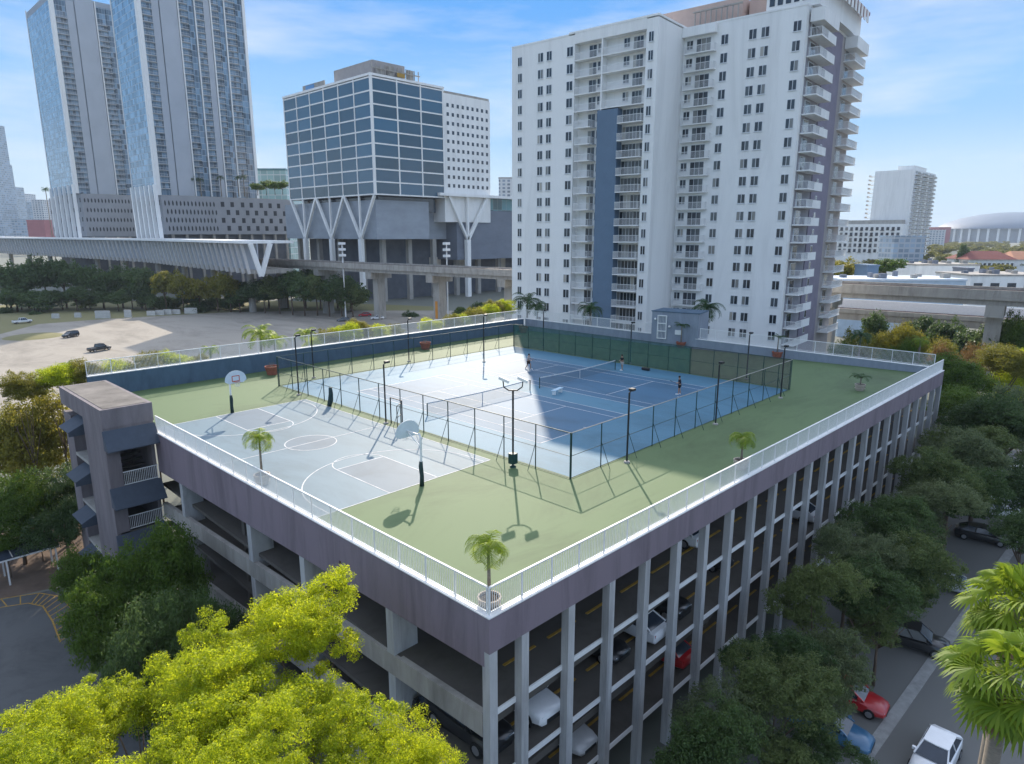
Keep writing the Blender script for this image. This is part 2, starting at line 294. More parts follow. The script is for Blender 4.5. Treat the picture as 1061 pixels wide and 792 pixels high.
sheet('parking_strip', [(x, kerbline(x)+.35) for x in xs]+[(160, -2.6), (-30, .2)], ASPHL, GZ+.006, True)
sheet('street', [(x, kerbline(x)-.35) for x in xs]+[(x, kerbline(x)-7.2) for x in reversed(xs)], ASPHL, GZ+.008, True)
k = MB()
for a, b in zip(xs[:-1], xs[1:]):
    k.prism([(a, kerbline(a)-.35), (b, kerbline(b)-.35), (b, kerbline(b)+.35), (a, kerbline(a)+.35)], GZ-.2, GZ+.04)
struct('gutter', k, KERB)
k = MB()
for a, b in zip(xs[:-1], xs[1:]):
    k.prism([(a, kerbline(a)-9.6), (b, kerbline(b)-9.6), (b, kerbline(b)-7.2), (a, kerbline(a)-7.2)], GZ-.2, GZ+.13)
struct('pavement', k, mat('pavement_concrete', (.26, .25, .24), .9, .2, 1))
# yellow hatched no-parking marking in the driveway
k = MB(); zz = GZ+.016
o1 = [(-13.5, 46.4), (-10.0, 46.8), (-7.6, 45.6), (-6.5, 43.6), (-6.4, 40), (-6.9, 36.2)]; o2 = [(-13.5, 45.0), (-10.2, 45.2), (-8.6, 44.4), (-7.9, 43.0), (-7.9, 40), (-8.2, 36.4)]
for pl in (o1, o2):
    for a, b in zip(pl[:-1], pl[1:]): k.bar((a[0], a[1], zz), (b[0], b[1], zz), .11, .004)
for i in range(len(o1)-1):
    for t in (.0, .25, .5, .75):
        a = [o1[i][j]+(o1[i+1][j]-o1[i][j])*t for j in (0, 1)]; t2 = min(1, t+.2); b = [o2[i][j]+(o2[i+1][j]-o2[i][j])*t2 for j in (0, 1)]
        if i < 2 and t in (.25, .75): continue
        k.bar((a[0], a[1], zz), (b[0], b[1], zz), .09, .004)
struct('driveway_marking', k, YEL)

# ------------------------------------------------------------ parking garage
MF = Matrix.Translation((-.39, -.40, 0)) @ Matrix.Rotation(R(-.93), 4, 'Z')   # frame of the long right-hand face
PC = (-.39, -.40); PR = tuple((MF @ Vector((68.4, 0, 0)))[:2]); PB = (61.1, 55.0); PL = (-.39, 55.0)
gar = thing('parking_garage', 'lilac and white open parking garage carrying the sports courts on its roof', 'parking garage', (0, 0, GZ))
deck = MB().prism([(PC[0]+.12, PC[1]+.12), (PR[0]-.12, PR[1]+.12), PB, (PL[0]+.12, PL[1])], -.35, 0).build('roof_deck', [DECKG], gar)
def topsheet(name, pts, z, m, parent=deck, flip=False):
    b = MB(); b.add([(x, y, z) for x, y in pts], [tuple(range(len(pts)))]); return b.build(name, m, parent)
def rect(x0, x1, y0, y1): return [(x0, y0), (x1, y0), (x1, y1), (x0, y1)]
topsheet('tennis_surround', rect(14.6, 48.2, 7.6, 45), .004, BLUEO)
CY = 25.6; COURTS = (24.0, 38.2); HL, HW, SW = 11.885, 5.485, 4.115
for cx in COURTS:
    topsheet('tennis_court_paint', rect(cx-HW, cx+HW, CY-HL, CY+HL), .008, BLUEI)
    b = MB(); z = .012
    def ln(x0, y0, x1, y1, w=.07): b.bar((x0, y0, z), (x1, y1, z), w, .001)
    for sx in (-1, 1):
        ln(cx+sx*HW, CY-HL, cx+sx*HW, CY+HL); ln(cx+sx*SW, CY-HL, cx+sx*SW, CY+HL)
        ln(cx-HW-.03, CY+sx*HL, cx+HW+.03, CY+sx*HL, .1); ln(cx-SW, CY+sx*6.4, cx+SW, CY+sx*6.4)
        ln(cx, CY+sx*(HL-.3), cx, CY+sx*HL)
    ln(cx, CY-6.4, cx, CY+6.4)
    b.build('tennis_lines', [LINE], deck)
BX0, BX1, BY0, BY1, BXc = .35, 13.4, 13.7, 38.2, 6.95
topsheet('basketball_paint', rect(BX0, BX1, BY0, BY1), .004, BASKB)
def arc(cx, cy, r, a0, a1, n=40): return [(cx+r*math.cos(R(a0+(a1-a0)*i/n)), cy+r*math.sin(R(a0+(a1-a0)*i/n))) for i in range(n+1)]
b = MB(); z = .012
def poly(pts, w=.07):
    for p, q in zip(pts[:-1], pts[1:]): b.bar((p[0], p[1], z), (q[0], q[1], z), w, .001)
poly([(BX0, BY0), (BX1, BY0), (BX1, BY1), (BX0, BY1), (BX0, BY0)]); YM = (BY0+BY1)/2
poly([(BX0, YM), (BX1, YM)]); poly(arc(BXc, YM, 1.83, 0, 360))
for y0, sg in ((BY0, 1), (BY1, -1)):
    poly([(BXc-1.83, y0), (BXc-1.83, y0+sg*5.8), (BXc+1.83, y0+sg*5.8), (BXc+1.83, y0)])
    poly(arc(BXc, y0+sg*5.8, 1.83, 0, 180*sg)); hy = y0+sg*1.4
    r3 = 5.9; poly([(BXc-r3, y0), (BXc-r3, hy)]+arc(BXc, hy, r3, 180, 180-180*sg)+[(BXc+r3, y0)])
    topsheet('key_paint', [(BXc-1.8, y0), (BXc+1.8, y0), (BXc+1.8, y0+sg*5.8), (BXc-1.8, y0+sg*5.8)][::(1 if sg > 0 else -1)], .008, BASKK)
topsheet('centre_circle_paint', arc(BXc, YM, 1.8, 0, 360)[:-1], .008, BASKK)
b.build('basketball_lines', [LINE], deck)
# small square of worn white paint and dark drain on deck
MB().box(14.2, 14.5, 12.2, 12.5, .004, .03).build('floor_drain', [BLACKM], deck)
# floors
LEV = [-4.39, -7.71, -11.13]
for zl in LEV:
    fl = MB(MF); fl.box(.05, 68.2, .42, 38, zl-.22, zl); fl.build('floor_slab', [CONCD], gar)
    e = MB(MF); e.box(.3, 68.2, .34, .415, zl-.2, zl+.06); e.build('slab_edge', [WHITE], gar)
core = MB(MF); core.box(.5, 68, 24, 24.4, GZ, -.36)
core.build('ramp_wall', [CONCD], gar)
for i in range(7):
    for y in (9., 17.5):
        c = MB(MF); c.box(6+i*9.3, 6.45+i*9.3, y, y+.45, GZ, -.36); c.build('inner_column', [CONC], gar)
# ceiling beams under the roof
for i in range(23):
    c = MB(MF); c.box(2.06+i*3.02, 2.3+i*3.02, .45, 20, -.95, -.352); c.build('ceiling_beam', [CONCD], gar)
f = MB(MF); f.box(-.001, 68.4, 0, .3, -1.26, .3); f.build('fascia', [LILAC], gar)
f = MB(MF); f.box(-.03, 68.43, -.03, .33, .301, .36); f.build('coping', [WHITE], gar)
CX = [0.0]+[1.84+3.02*i for i in range(22)]+[67.9]
for x in CX:
    c = MB(MF); c.box(x+.002, x+.44, .002, .42, GZ-.1, -1.262)
    c.build('column', [COLW], gar)
# left-hand face: sloping fascia and spandrels along y
def yy(y): return y*.9767-.404
def zz_(z): return 15+(z-15)*.9767
def lbeam(name, y0, y1, t0, t1, b0, b1, m, x0=-.39, x1=-.09):
    bb = MB(); bb.add([(x0, y0, b0), (x1, y0, b0), (x1, y1, b1), (x0, y1, b1), (x0, y0, t0), (x1, y0, t0), (x1, y1, t1), (x0, y1, t1)], [(3,2,1,0),(4,5,6,7),(0,1,5,4),(1,2,6,5),(2,3,7,6),(3,0,4,7)])
    return bb.build(name, m, gar)
Y0, Y1 = -.095, 36.0
lbeam('fascia', Y0, Y1, .3, .3, -1.95, -2.82, LILAC)
lbeam('coping', Y0+.03, Y1, .36, .36, .301, .301, WHITE, -.42, -.06)
lbeam('spandrel', .05, Y1, -4.2, -5.4, -5.3, -6.5, CONCL)
lbeam('spandrel', .05, Y1, -7.9, -9.9, -8.95, -11.0, CONCL)
lbeam('spandrel', .05, Y1, -11.5, -13.2, -12.5, -14.0, CONCL)
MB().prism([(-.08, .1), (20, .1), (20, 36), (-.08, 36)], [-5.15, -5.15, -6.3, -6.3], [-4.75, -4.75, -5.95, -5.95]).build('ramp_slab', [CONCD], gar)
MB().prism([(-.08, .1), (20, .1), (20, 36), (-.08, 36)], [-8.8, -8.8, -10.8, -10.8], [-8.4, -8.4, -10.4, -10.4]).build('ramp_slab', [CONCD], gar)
for y, w in ((-.398, .42), (6.05, .55), (14.15, .5), (20.6, .55), (31.5, .5)):
    c = MB(); c.box(-.385, .06 if y > 0 else .05, y, y+w, GZ-.1, -1.96-.0242*y-.012); c.build('column', [COLW], gar)
    if y > 0:
        c = MB(); c.box(.06, 1.0, y, y+w, GZ-.1, -1.3); c.build('column', [COLW], gar)
MB().box(-.41, -.391, 10.3, 10.45, -2.05, -1.1).build('drain_spout', [mat('rust', (.09, .05, .035), .9, .3, 5)], gar)
# yellow stall stripes along the slab edges
for li, zl in enumerate(LEV):
    for i in range(22):
        w = MB(MF); w.box(3.0+i*3.02, 5.1+i*3.02, 2.2-.1*li, 2.34-.1*li, zl+.002, zl+.05)
        o = w.build('wheel_stop', [YEL]); tag(o, f"yellow wheel stop on the {['upper','middle','lower'][li]} covered level, {ORD[i]} from the near corner", 'wheel stop', 'yellow wheel stops inside the garage')
# back walls of the deck
def railing(label, p, q, h=1.2, step=1.9, z0=None, z1=None, th=.055, sp=.115, m=WHITE):
    p, q = Vector(p), Vector(q); r = thing('railing', label, 'railing', p); L = (q-p).length; d = (q-p)/L; up = Vector((0, 0, 1))
    t = MB(); t.bar(p+up*h, q+up*h, .09, .06); t.build('top_rail', [m], r)
    t = MB(); t.bar(p+up*.1, q+up*.1, .04, .04); t.build('bottom_rail', [m], r)
    k = max(1, round(L/step))
    for i in range(k+1):
        a = p+d*(L*i/k); t = MB(); t.bar(a, a+up*(h-.031), th); t.build('post', [m], r)
    t = MB(); nb = int(L/sp)
    for i in range(nb):
        a = p+d*(L*(i+.5)/nb); t.bar(a+up*.121, a+up*(h-.031), .022, .022, up=(1, 0, 0))
    t.build('balusters', [m], r); return r
def back_wall(label, a, b, za, zb, m, inner):
    w = thing('parapet_wall', label, 'wall', (a[0], a[1], 0)); a, b = Vector(a), Vector(b); d = (b-a).normalized(); nrm = Vector((-d.y, d.x))*inner
    P = [a, b, b+nrm*.35, a+nrm*.35]
    if inner < 0: P = P[::-1]; zt = [za, zb, zb, za]
    zt = [za if (p-a).length < (p-b).length else zb for p in P]
    MB().prism(P, .0, zt).build('wall', [m], w)
    a2, b2 = a-d*.02-nrm*.03, b+d*.02-nrm*.03; P = [a2, b2, b2+nrm*.41, a2+nrm*.41]
    if inner < 0: P = P[::-1]
    zt = [za if (p-a).length < (p-b).length else zb for p in P]
    MB().prism(P, [t+.001 for t in zt], [t+.07 for t in zt]).build('coping', [WHITE], w); return w
WC = (60.3, 54.3); WR = (66.6, -.95); WL = (-.3, 53.0)
back_wall('long blue wall at the back of the deck beside the gravel lot', WL, WC, 2.0, 1.85, BLUEW, 1)
back_wall('grey-blue wall at the back of the deck below the white apartment tower', (WC[0]+.36, WC[1]), WR, 1.84, .72, BLUEWL, 1)
railing('white railing on top of the long blue wall beside the gravel lot', (WL[0], WL[1]+.17, 2.07), (WC[0], WC[1]+.17, 1.92), 1.35, 2.1)
railing('white railing on top of the grey-blue wall in front of the apartment tower', (WC[0]+.3, WC[1], 1.92), (62.9, 32.5, 1.5), 1.35, 2.1)
railing('white railing on the wall between the rooftop stair house and the far corner', (64.0, 25.8, 1.36), (WR[0]+.2, WR[1]+.2, .8), 1.35, 2.1)
c0 = MF @ Vector((.15, .15, .361)); c1 = MF @ Vector((68.2, .15, .361))
railing('white railing along the long column-lined edge of the deck', c0, c1, 1.18, 1.86)
railing('white railing along the short edge of the deck up to the stair tower', (c0.x, c0.y+.12, .361), (c0.x, 35.95, .361), 1.18, 1.86)

# stair tower at the left corner
x0, x1, y0, y1 = -3.78, -.43, 35.95, 47.0; zt = 2.65
st = thing('stair_tower', 'lilac-grey stair tower with slate awnings at the left corner of the deck', 'stair tower', (-2, 36, GZ))
w = MB(); w.box(x0, x0+.9, y0, y0+.3, GZ, 1.25); w.box(x0, x0+.25, y0+.301, y0+5.2, GZ, 1.25); w.box(x1-.25, x1, y0+.301, y1, GZ, 1.25); w.box(x0+.901, x1, y0, y0+.3, .2, 1.25)
w.box(x0+1.2, x1-.251, y0+5.2, y0+5.5, GZ, 1.25); w.box(x0+1.2, x0+1.45, y0+5.501, y1, GZ, 1.25); w.box(x0+1.451, x1-.251, y1-.3, y1, GZ, 1.25); w.box(x0, x0+1.199, y1-2.2, y1, GZ, .6)
w.build('wall', [LILACD], st)
MB().box(x0-.06, x1+.06, y0-.06, y1+.05, 1.251, zt).build('roof_parapet', [LILACD], st)
MB().box(x0+.2, x1-.2, y0+.2, y1-.2, zt+.001, zt+.03).build('roof', [mat('stained_roof', (.16, .145, .13), .95, .35, .5)], st)
def awning(xa, xb, ya, yb, zh, zl, name='awning'):
    b = MB(); b.add([(xa, ya, zl), (xb, ya, zl), (xb, yb, zh), (xa, yb, zh), (xa, ya, zl+.08), (xb, ya, zl+.08), (xb, yb, zh+.08), (xa, yb, zh+.08)], [(3,2,1,0),(4,5,6,7),(0,1,5,4),(1,2,6,5),(2,3,7,6),(3,0,4,7)])
    b.add([(xa, ya, zl), (xa, yb, zh), (xa, yb, zl)], [(0, 1, 2)]); b.add([(xb, ya, zl), (xb, yb, zh), (xb, yb, zl)], [(0, 2, 1)])
    b.build(name, [AWN], st)
for zl in (.1, -4.3, -8.0):
    awning(x0-.1, x1+.1, y0-.95, y0-.005, zl+.9, zl-.45)
for zf in (-3.4, -6.9, -10.4):
    MB().box(x0+.26, x1-.26, y0, y0+5.19, zf-.25, zf).build('landing', [CONCD], st)
    MB().box(x0+.901, x1, y0+.005, y0+.2, zf-1.0, zf).build('landing_edge', [BPANEL], st)
    b = MB(); b.bar((x0+.9, y0+.1, zf+1.1), (x1-.01, y0+.1, zf+1.1), .06); b.bar((x0+.9, y0+.1, zf+.12), (x1-.01, y0+.1, zf+.12), .05)
    for i in range(20): b.bar((x0+1.0+i*.125, y0+.1, zf+.146), (x0+1.0+i*.125, y0+.1, zf+1.07), .028)
    b.build('stair_railing', [WHITE], st)
for i in range(9):
    MB().box(x0+1.0, x1-.3, y0+1.2+i*.42, y0+1.62+i*.42, -3.4+i*.37, -3.3+i*.37).build('step', [CONCD], st)
for zl in (.55, -3.5, -7.0, -10.4):
    b = MB(); xa, xb, ya, yb = x0-1.0, x0+1.199, y0+5.6, y0+8.4
    b.add([(xa, ya, zl-.55), (xa, yb, zl-.55), (xb, yb, zl+.55), (xb, ya, zl+.55), (xa, ya, zl-.62), (xa, yb, zl-.62), (xb, yb, zl+.48), (xb, ya, zl+.48)], [(0,1,2,3),(7,6,5,4),(0,4,5,1),(1,5,6,2),(2,6,7,3),(3,7,4,0)])
    b.add([(xa, ya, zl-.62), (xb, ya, zl+.48), (xb, ya, zl-.9), (xa, ya, zl-.9)], [(0, 1, 2, 3)])
    b.build('awning', [AWN], st)
    MB().box(x0+1.1, x0+1.199, y0+5.8, y0+7.4, zl-2.9, zl-.7).build('door', [mat('pale_door', (.5, .52, .55), .6, .1, 2)], st)
    MB().box(x0, x0+1.19, y0+5.21, y1-2.21, zl-3.3, zl-3.05).build('landing', [CONC], st)

# rooftop stair house with a white lattice door, on the back wall
A = Vector((62.75, 32.4)); Bp = Vector((63.95, 26.0)); d = (Bp-A).normalized(); nn_ = Vector((-d.y, d.x))
sh = thing('stair_house', 'grey-blue stair house with a white lattice door on the back wall of the deck', 'stair house', (A.x, A.y, 0))
MB().prism([A-nn_*.25, A+nn_*4, Bp+nn_*4, Bp-nn_*.25][::-1], 0, 4.6).build('wall', [BLUEWL], sh)
MB().prism([A-nn_*.3-d*.1, A+nn_*4, Bp+nn_*4, Bp-nn_*.3+d*.1][::-1], 4.601, 4.72).build('roof', [BLUEW], sh)
b = MB(); q0 = A+d*.9-nn_*.32; q1 = A+d*2.1-nn_*.32
b.bar((*q0, .95), (*q0, 4.15), .12); b.bar((*q1, .95), (*q1, 4.15), .12)
for zz2 in (1.0, 2.0, 3.05, 4.1): b.bar((*q0, zz2), (*q1, zz2), .12)
for i in range(1, 6):
    q = q0+(q1-q0)*i/6; b.bar((*q, 1), (*q, 4.1), .03)
b.build('lattice_door', [WHITE], sh)
for t in (.55, 2.6): MB().lathe([(0, -.12), (.13, -.1), (.16, .05), (.08, .16), (0, .17)], 10, (*(A+d*t-nn_*.42), 3.6 if t < 1 else 2.7)).build('wall_lamp', [WHITE], sh)
MB().prism([A+d*3.4-nn_*.4, A+d*4.3-nn_*.4, A+d*4.3-nn_*.25, A+d*3.4-nn_*.25], 1.7, 2.3).build('utility_box', [WHITE], sh)

# ------------------------------------------------------------ court fences
def fence(label, p, q, nspan, h=3.0, brace=None, mesh=LINK, m=DARKG, skip=(), rail_m=None):
    p, q = Vector((*p, 0)), Vector((*q, 0)); r = thing('court_fence', label, 'fence', p); up = Vector((0, 0, 1))
    for i in range(nspan+1):
        a = p+(q-p)*i/nspan; MB().tube([a, a+up*h], .04, 6).build('post', [m], r)
        if brace is not None and i % 1 == 0 and 0 < i < nspan:
            bv = Vector((*brace, 0)); MB().tube([a+up*1.75, a+bv*.75+up*.02], .022, 5).build('brace', [m], r)
    MB().tube([p+up*h, q+up*h], .032, 6).build('top_rail', [rail_m or m], r)
    MB().tube([p+up*h*.5, q+up*h*.5], .02, 5).build('mid_rail', [m], r)
    MB().tube([p+up*.06, q+up*.06], .022, 5).build('bottom_rail', [m], r)
    b = MB(); b.quad(p+up*.05, q+up*.05, q+up*(h-.02), p+up*(h-.02)); b.build('fence_mesh', [mesh], r); return r
FX0, FX1, FY0, FY1 = 14.3, 48.4, 7.5, 45.1
fence('dark chain-link fence between the basketball court and the tennis courts', (FX0, FY0), (FX0, FY1), 13, brace=(-1, 0))
gb = thing('fence_gate', 'dark metal gate standing open in the fence beside the basketball court', 'gate', (14.2, 25.2, 0))
b = MB()
for yv in (24.4, 25.9): b.bar((14.1, yv, 0), (14.1, yv, 2.15), .07)
b.bar((14.1, 24.4, 2.15), (14.1, 25.9, 2.15), .06); b.build('gate_frame', [BLACKM], gb)
b = MB(); b.bar((14.1, 24.4, .1), (13.1, 23.7, .1), .05); b.bar((14.1, 24.4, 1.1), (13.1, 23.7, 1.1), .04); b.bar((14.1, 24.4, 2.0), (13.1, 23.7, 2.0), .05); b.bar((13.1, 23.7, .1), (13.1, 23.7, 2.0), .05); b.build('gate_leaf', [BLACKM], gb)
fence('dark chain-link fence with a pale top rail along the tennis courts\' right side', (FX0+.1, FY0), (FX1, FY0), 11, brace=(0, -1), rail_m=CONC)
fence('dark chain-link fence along the left side of the tennis courts by the long blue wall', (FX0+.1, FY1), (FX1, FY1), 12, brace=(0, 1))
fence('fence with green windscreen at the shaded back end of the tennis courts', (FX1, 18.5), (FX1, FY1-.1), 10, mesh=SCREEN)
fence('fence with brownish windscreen at the far right corner of the tennis courts', (FX1, FY0+.1), (FX1, 18.4), 4, mesh=SCREENR)

# court light poles
def lightpole(label, base, top, double=False, grp='court light poles'):
    P = atz(*base); h = min(6.2, max(4.3, hgt(*top, P))); r = thing('light_pole', label, 'light pole', P, grp, world=False)
    MB().lathe([(.0, 0), (.22, 0), (.2, .1), (.07, .13), (0, .13)], 10).build('pole_base', [CONC if not double else DARKG], r)
    MB().tube([(0, 0, .1), (0, 0, h)], .065, 8).build('pole', [BLACKM], r)
    if not double:
        b = MB(); b.bar((0, 0, h), (.28, .0, h+.12), .06); b.box(.12, .5, -.16, .16, h+.08, h+.24); b.build('lamp_head', [BLACKM], r)
    else:
        b = MB(); b.tube([(-.45, -.45*-1, h+.65), (-.42, .42, h+.25), (-.2, .2, h+.02), (.2, -.2, h+.02), (.42, -.42, h+.25), (.45, -.45, h+.65)], .045, 6); b.build('yoke', [BLACKM], r)
        for s in (-1, 1):
            b = MB(Matrix.Translation((s*.42, -s*.42, h+.72)) @ Matrix.Rotation(R(45), 4, 'Z') @ Matrix.Rotation(R(25), 4, 'X')); b.box(-.3, .3, -.36, .36, -.05, .12); b.build('floodlight', [WHITE], r)
        MB().box(-.22, .22, -.22, .22, .25, .95).build('control_box', [DARKG], r)
    return r
lightpole('tall floodlight pole with two white floodlights and a green box at its foot', (531.5, 484), (530, 405), True, None)
for lab, bs, tp in [
    ('dark lamp pole at the fence corner nearest the left basketball hoop', (309.7, 409.5), (303, 350)),
    ('dark lamp pole on the left fence, the nearer one by the far red pot', (325.3, 391.8), (322.6, 344)),
    ('dark lamp pole in the middle of the left fence by the blue wall', (423.8, 375), (422.6, 332)),
    ('dark lamp pole inside the left fence just short of the tower shadow', (501.5, 375.5), (501, 328)),
    ('dark lamp pole beside the open gate of the basketball fence', (400, 439), (398.5, 377.7)),
    ('dark lamp pole standing in the sun outside the right-hand tennis fence', (649.4, 479.5), (650.6, 407)),
    ('dark lamp pole outside the right-hand fence where the shade begins', (741.3, 440), (746, 378.5)),
    ('dark lamp pole at the far right corner of the tennis fence', (808.6, 412.7), (812, 361)),
    ('dark lamp pole behind the brownish windscreen', (773.3, 393), (776, 347)),
    ('dark lamp pole in front of the lattice door of the stair house', (652.8, 377), (653.3, 336)),
    ('dark lamp pole at the shaded back corner of the tennis courts', (562.9, 360), (563.2, 323))]:
    lightpole(lab, bs, tp)

# tennis nets, benches
for cx, lab in ((COURTS[0], 'tennis net across the sunlit court'), (COURTS[1], 'tennis net with white tape across the shaded blue court')):
    r = thing('tennis_net', lab, 'tennis net', (cx, CY, 0), 'tennis nets')
    for s in (-1, 1): MB().tube([(cx+s*6.4, CY, 0), (cx+s*6.4, CY, 1.1)], .05, 8).build('net_post', [DARKG], r)
    b = MB(); N = 12; zt_ = lambda i: .92+.13*abs(2*i/N-1)**1.5
    for i in range(N):
        xa, xb = cx-6.36+12.72*i/N, cx-6.36+12.72*(i+1)/N; b.quad((xa, CY, .03), (xb, CY, .03), (xb, CY, zt_(i+1)), (xa, CY, zt_(i)))
    b.build('net', [NETM], r); b = MB()
    for i in range(N):
        xa, xb = cx-6.36+12.72*i/N, cx-6.36+12.72*(i+1)/N; b.bar((xa, CY, zt_(i)+.02), (xb, CY, zt_(i+1)+.02), .03, .1)
    b.build('net_tape', [LINE], r); MB().box(cx-.04, cx+.04, CY-.012, CY+.012, .02, .9).build('centre_strap', [LINE], r)
def bench(label, P, rz):
    r = thing('bench', label, 'bench', P, 'court benches', rz, world=False)
    b = MB()
    for k in range(3): b.box(-.9, .9, -.2+k*.14, -.09+k*.14, .43, .47)
    b.build('seat', [mat('bench_blue', (.45, .6, .7), .6, .1, 3)], r)
    for s in (-1, 1): MB().box(s*.65-.04, s*.65+.04, -.18, .18, 0, .428).build('leg', [WHITE], r)
bench('pale bench beside the net of the shaded blue court', (31.3, 22.9, 0), R(12))
r = thing('leaning_roll', 'dark rolled windscreen leaning against the basketball side of the fence', 'roll', (*atz(341, 421)[:2], 0))
q = atz(341, 421); MB().tube([(q[0], q[1], 0), (q[0]+.15, q[1]-.05, .5), (q[0]+.2, q[1]-.08, 1.1), (q[0]+.18, q[1]-.08, 1.7)], [.2, .24, .2, .15], 10).build('roll', [PADM], r, smooth=True)

# basketball hoops
def hoop(label, P, s):
    r = thing('basketball_hoop', label, 'basketball hoop', P, 'basketball hoops', world=False)   # s: direction (+1/-1) of the board along y
    MB().tube([(0, 0, 0), (0, -s*.03, .6), (0, s*.05, 1.2), (0, s*.02, 1.55)], [.15, .13, .14, .11], 10).build('pole_pad', [PADM], r, smooth=True)
    MB().tube([(0, 0, 1.3), (0, 0, 3.05), (0, s*.15, 3.3)], .075, 8).build('pole', [WHITE], r)
    b = MB(); b.bar((0, s*.08, 3.2), (0, s*1.25, 3.2), .08); b.bar((0, s*.02, 2.5), (0, s*1.2, 3.1), .06); b.build('arm', [WHITE], r)
    out = [(-.9, 3.0), (-.62, 2.82), (.62, 2.82), (.9, 3.0)]+[(.9*math.cos(R(a)), 3.1+.78*math.sin(R(a))) for a in range(0, 181, 15)]
    b = MB(); nn = len(out); b.add([(x, s*1.25, z) for x, z in out]+[(x, s*1.29, z) for x, z in out], [tuple(range(nn)), tuple(range(2*nn-1, nn-1, -1))]+[(i, nn+i, nn+(i+1) % nn, (i+1) % nn) for i in range(nn)])
    b.build('backboard', [mat('backboard', (.55, .62, .66), .4, .08, 2)], r)
    b = MB(); y = s*1.296
    for a0, a1 in (((-.3, 2.98), (.3, 2.98)), ((.3, 2.98), (.3, 3.42)), ((.3, 3.42), (-.3, 3.42)), ((-.3, 3.42), (-.3, 2.98))): b.bar((a0[0], y, a0[1]), (a1[0], y, a1[1]), .06, .012, up=(0, 1, 0))
    b.build('target_square', [mat('orange_red', (.5, .08, .03), .5, .1, 3)], r)
    b = MB(); b.tube([(.23*math.cos(R(a)), s*1.53+.23*math.sin(R(a)), 2.95) for a in range(0, 361, 24)], .016, 5); b.build('rim', [MATS['orange_red']], r)
    b = MB()
    for a in range(0, 360, 30):
        b.bar((.23*math.cos(R(a)), s*1.53+.23*math.sin(R(a)), 2.94), (.13*math.cos(R(a+20)), s*1.53+.13*math.sin(R(a+20)), 2.55), .012)
    b.build('hoop_net', [WHITE], r)
hoop('white basketball hoop with dark padded foot at the far end by the blue wall', (6.6, 38.35, 0), -1)
hoop('basketball hoop with dark padded foot at the near end, seen from behind', (7.2, 13.3, 0), 1)

# ------------------------------------------------------------ white apartment tower (local frame: s along the face, n into the block)
a5 = R(4.5); TO = Vector((77.0, 72.97, 0)); TV = Vector((math.sin(a5), -math.cos(a5), 0)); TN = Vector((math.cos(a5), math.sin(a5), 0))
MT = Matrix(((TV.x, TN.x, 0, TO.x), (TV.y, TN.y, 0, TO.y), (0, 0, 1, 0), (0, 0, 0, 1)))
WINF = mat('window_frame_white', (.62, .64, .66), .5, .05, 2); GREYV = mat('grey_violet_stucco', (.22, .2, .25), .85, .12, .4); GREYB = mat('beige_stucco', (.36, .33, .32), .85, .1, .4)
PEACH = mat('peach_stucco', (.5, .38, .33), .85, .1, .3); RECESS = mat('balcony_wall', (.66, .67, .68), .85, .06, .4); REDR = mat('red_trim', (.26, .06, .05), .7, .15, 2)
ap = thing('apartment_tower', 'tall white apartment tower with a vertical blue panel and stacked balconies', 'apartment building', (85, 50, GZ))
ZT = 47.3; NS, NB2 = 0.0, 9.0
def tb(*a, mi=0, b=None):
    b = b or MB(MT); return b.box(*a, mi=mi)
w = MB(MT)
w.box(0, 13.6, 0, 14, GZ, ZT); w.box(13.601, 27.0, 1.5, 14, GZ, ZT-1.4); w.box(27.001, 29.0, 0, 14, GZ, ZT); w.box(13.601, 27.0, 0, 14, ZT-1.399, ZT+.2)
w.box(29.001, 48.1, NB2, 37, GZ, ZT)
w.box(29.001, 30, 9.0-.001, 9.002, GZ, ZT)
w.build('wall', [WALLW], ap)
b = MB(MT); b.box(12.4, 29.05, -.05, 14.05, ZT+.201, ZT+.5); b.box(-.05, 12.399, -.05, 14.05, ZT+.001, ZT+.28); b.box(29.06, 48.15, NB2-.05, 37.05, ZT+.001, ZT+.28); b.build('roof_parapet', [WALLW], ap)
tb(18.4, 22.3, -.06, 1.48, GZ, 34.9).build('blue_panel', [BPANEL], ap)
tb(18.85, 19.1, 0, 1.499, 34.91, ZT-1.41).build('divider_pier', [WALLW], ap)
FZ = [45.6-2.7*i for i in range(18)]       # window heads
wins = []
def win(s0, s1, n, zt_, zb, mull=2):
    b = MB(MT); b.box(s0, s1, n-.05, n-.002, zb, zt_, 1); k = (s1-s0)/mull
    for i in range(mull): b.box(s0+.05+i*k, s0+k-.05+i*k, n-.06, n-.052, zb+.06, zt_-.06, 0)
    b.box(s0-.05, s1+.05, n-.12, n-.051, zb-.1, zb-.001, 1); wins.append((len(wins), b))
for i, z in enumerate(FZ):
    if z < -2: break
    for s0, s1 in ((1.4, 2.35), (5.9, 7.05), (7.8, 8.9), (12.05, 13.3)): win(s0, s1, 0, z, z-1.5)
    win(27.45, 28.3, 0, z-.2, z-1.65)
    win(17.3, 18.35, 1.5, z, z-1.4)
    if i < 4: win(22.2, 23.3, 1.5, z, z-1.4)
    for s0, s1 in ((35.3, 36.45), (39.7, 40.9), (41.6, 42.8), (46.3, 47.45)): win(s0, s1, NB2, z-.15, z-1.6)
    win(29.5, 30.6, NB2, z-.15, z-1.5)
random.Random(3).shuffle(wins); wins.sort(key=lambda t: t[0] % 4)
many('window', wins, [WPANE, WINF], ap)
doors = []
def slider(s0, s1, n, z, zb, k=3):
    b = MB(MT); b.box(s0, s1, n-.05, n-.002, zb, z, 1); kk = (s1-s0)/k
    for i in range(k): b.box(s0+.04+i*kk, s0+kk-.04+i*kk, n-.06, n-.052, zb+.05, z-.06, 0)
    doors.append((0, b))
balc = []
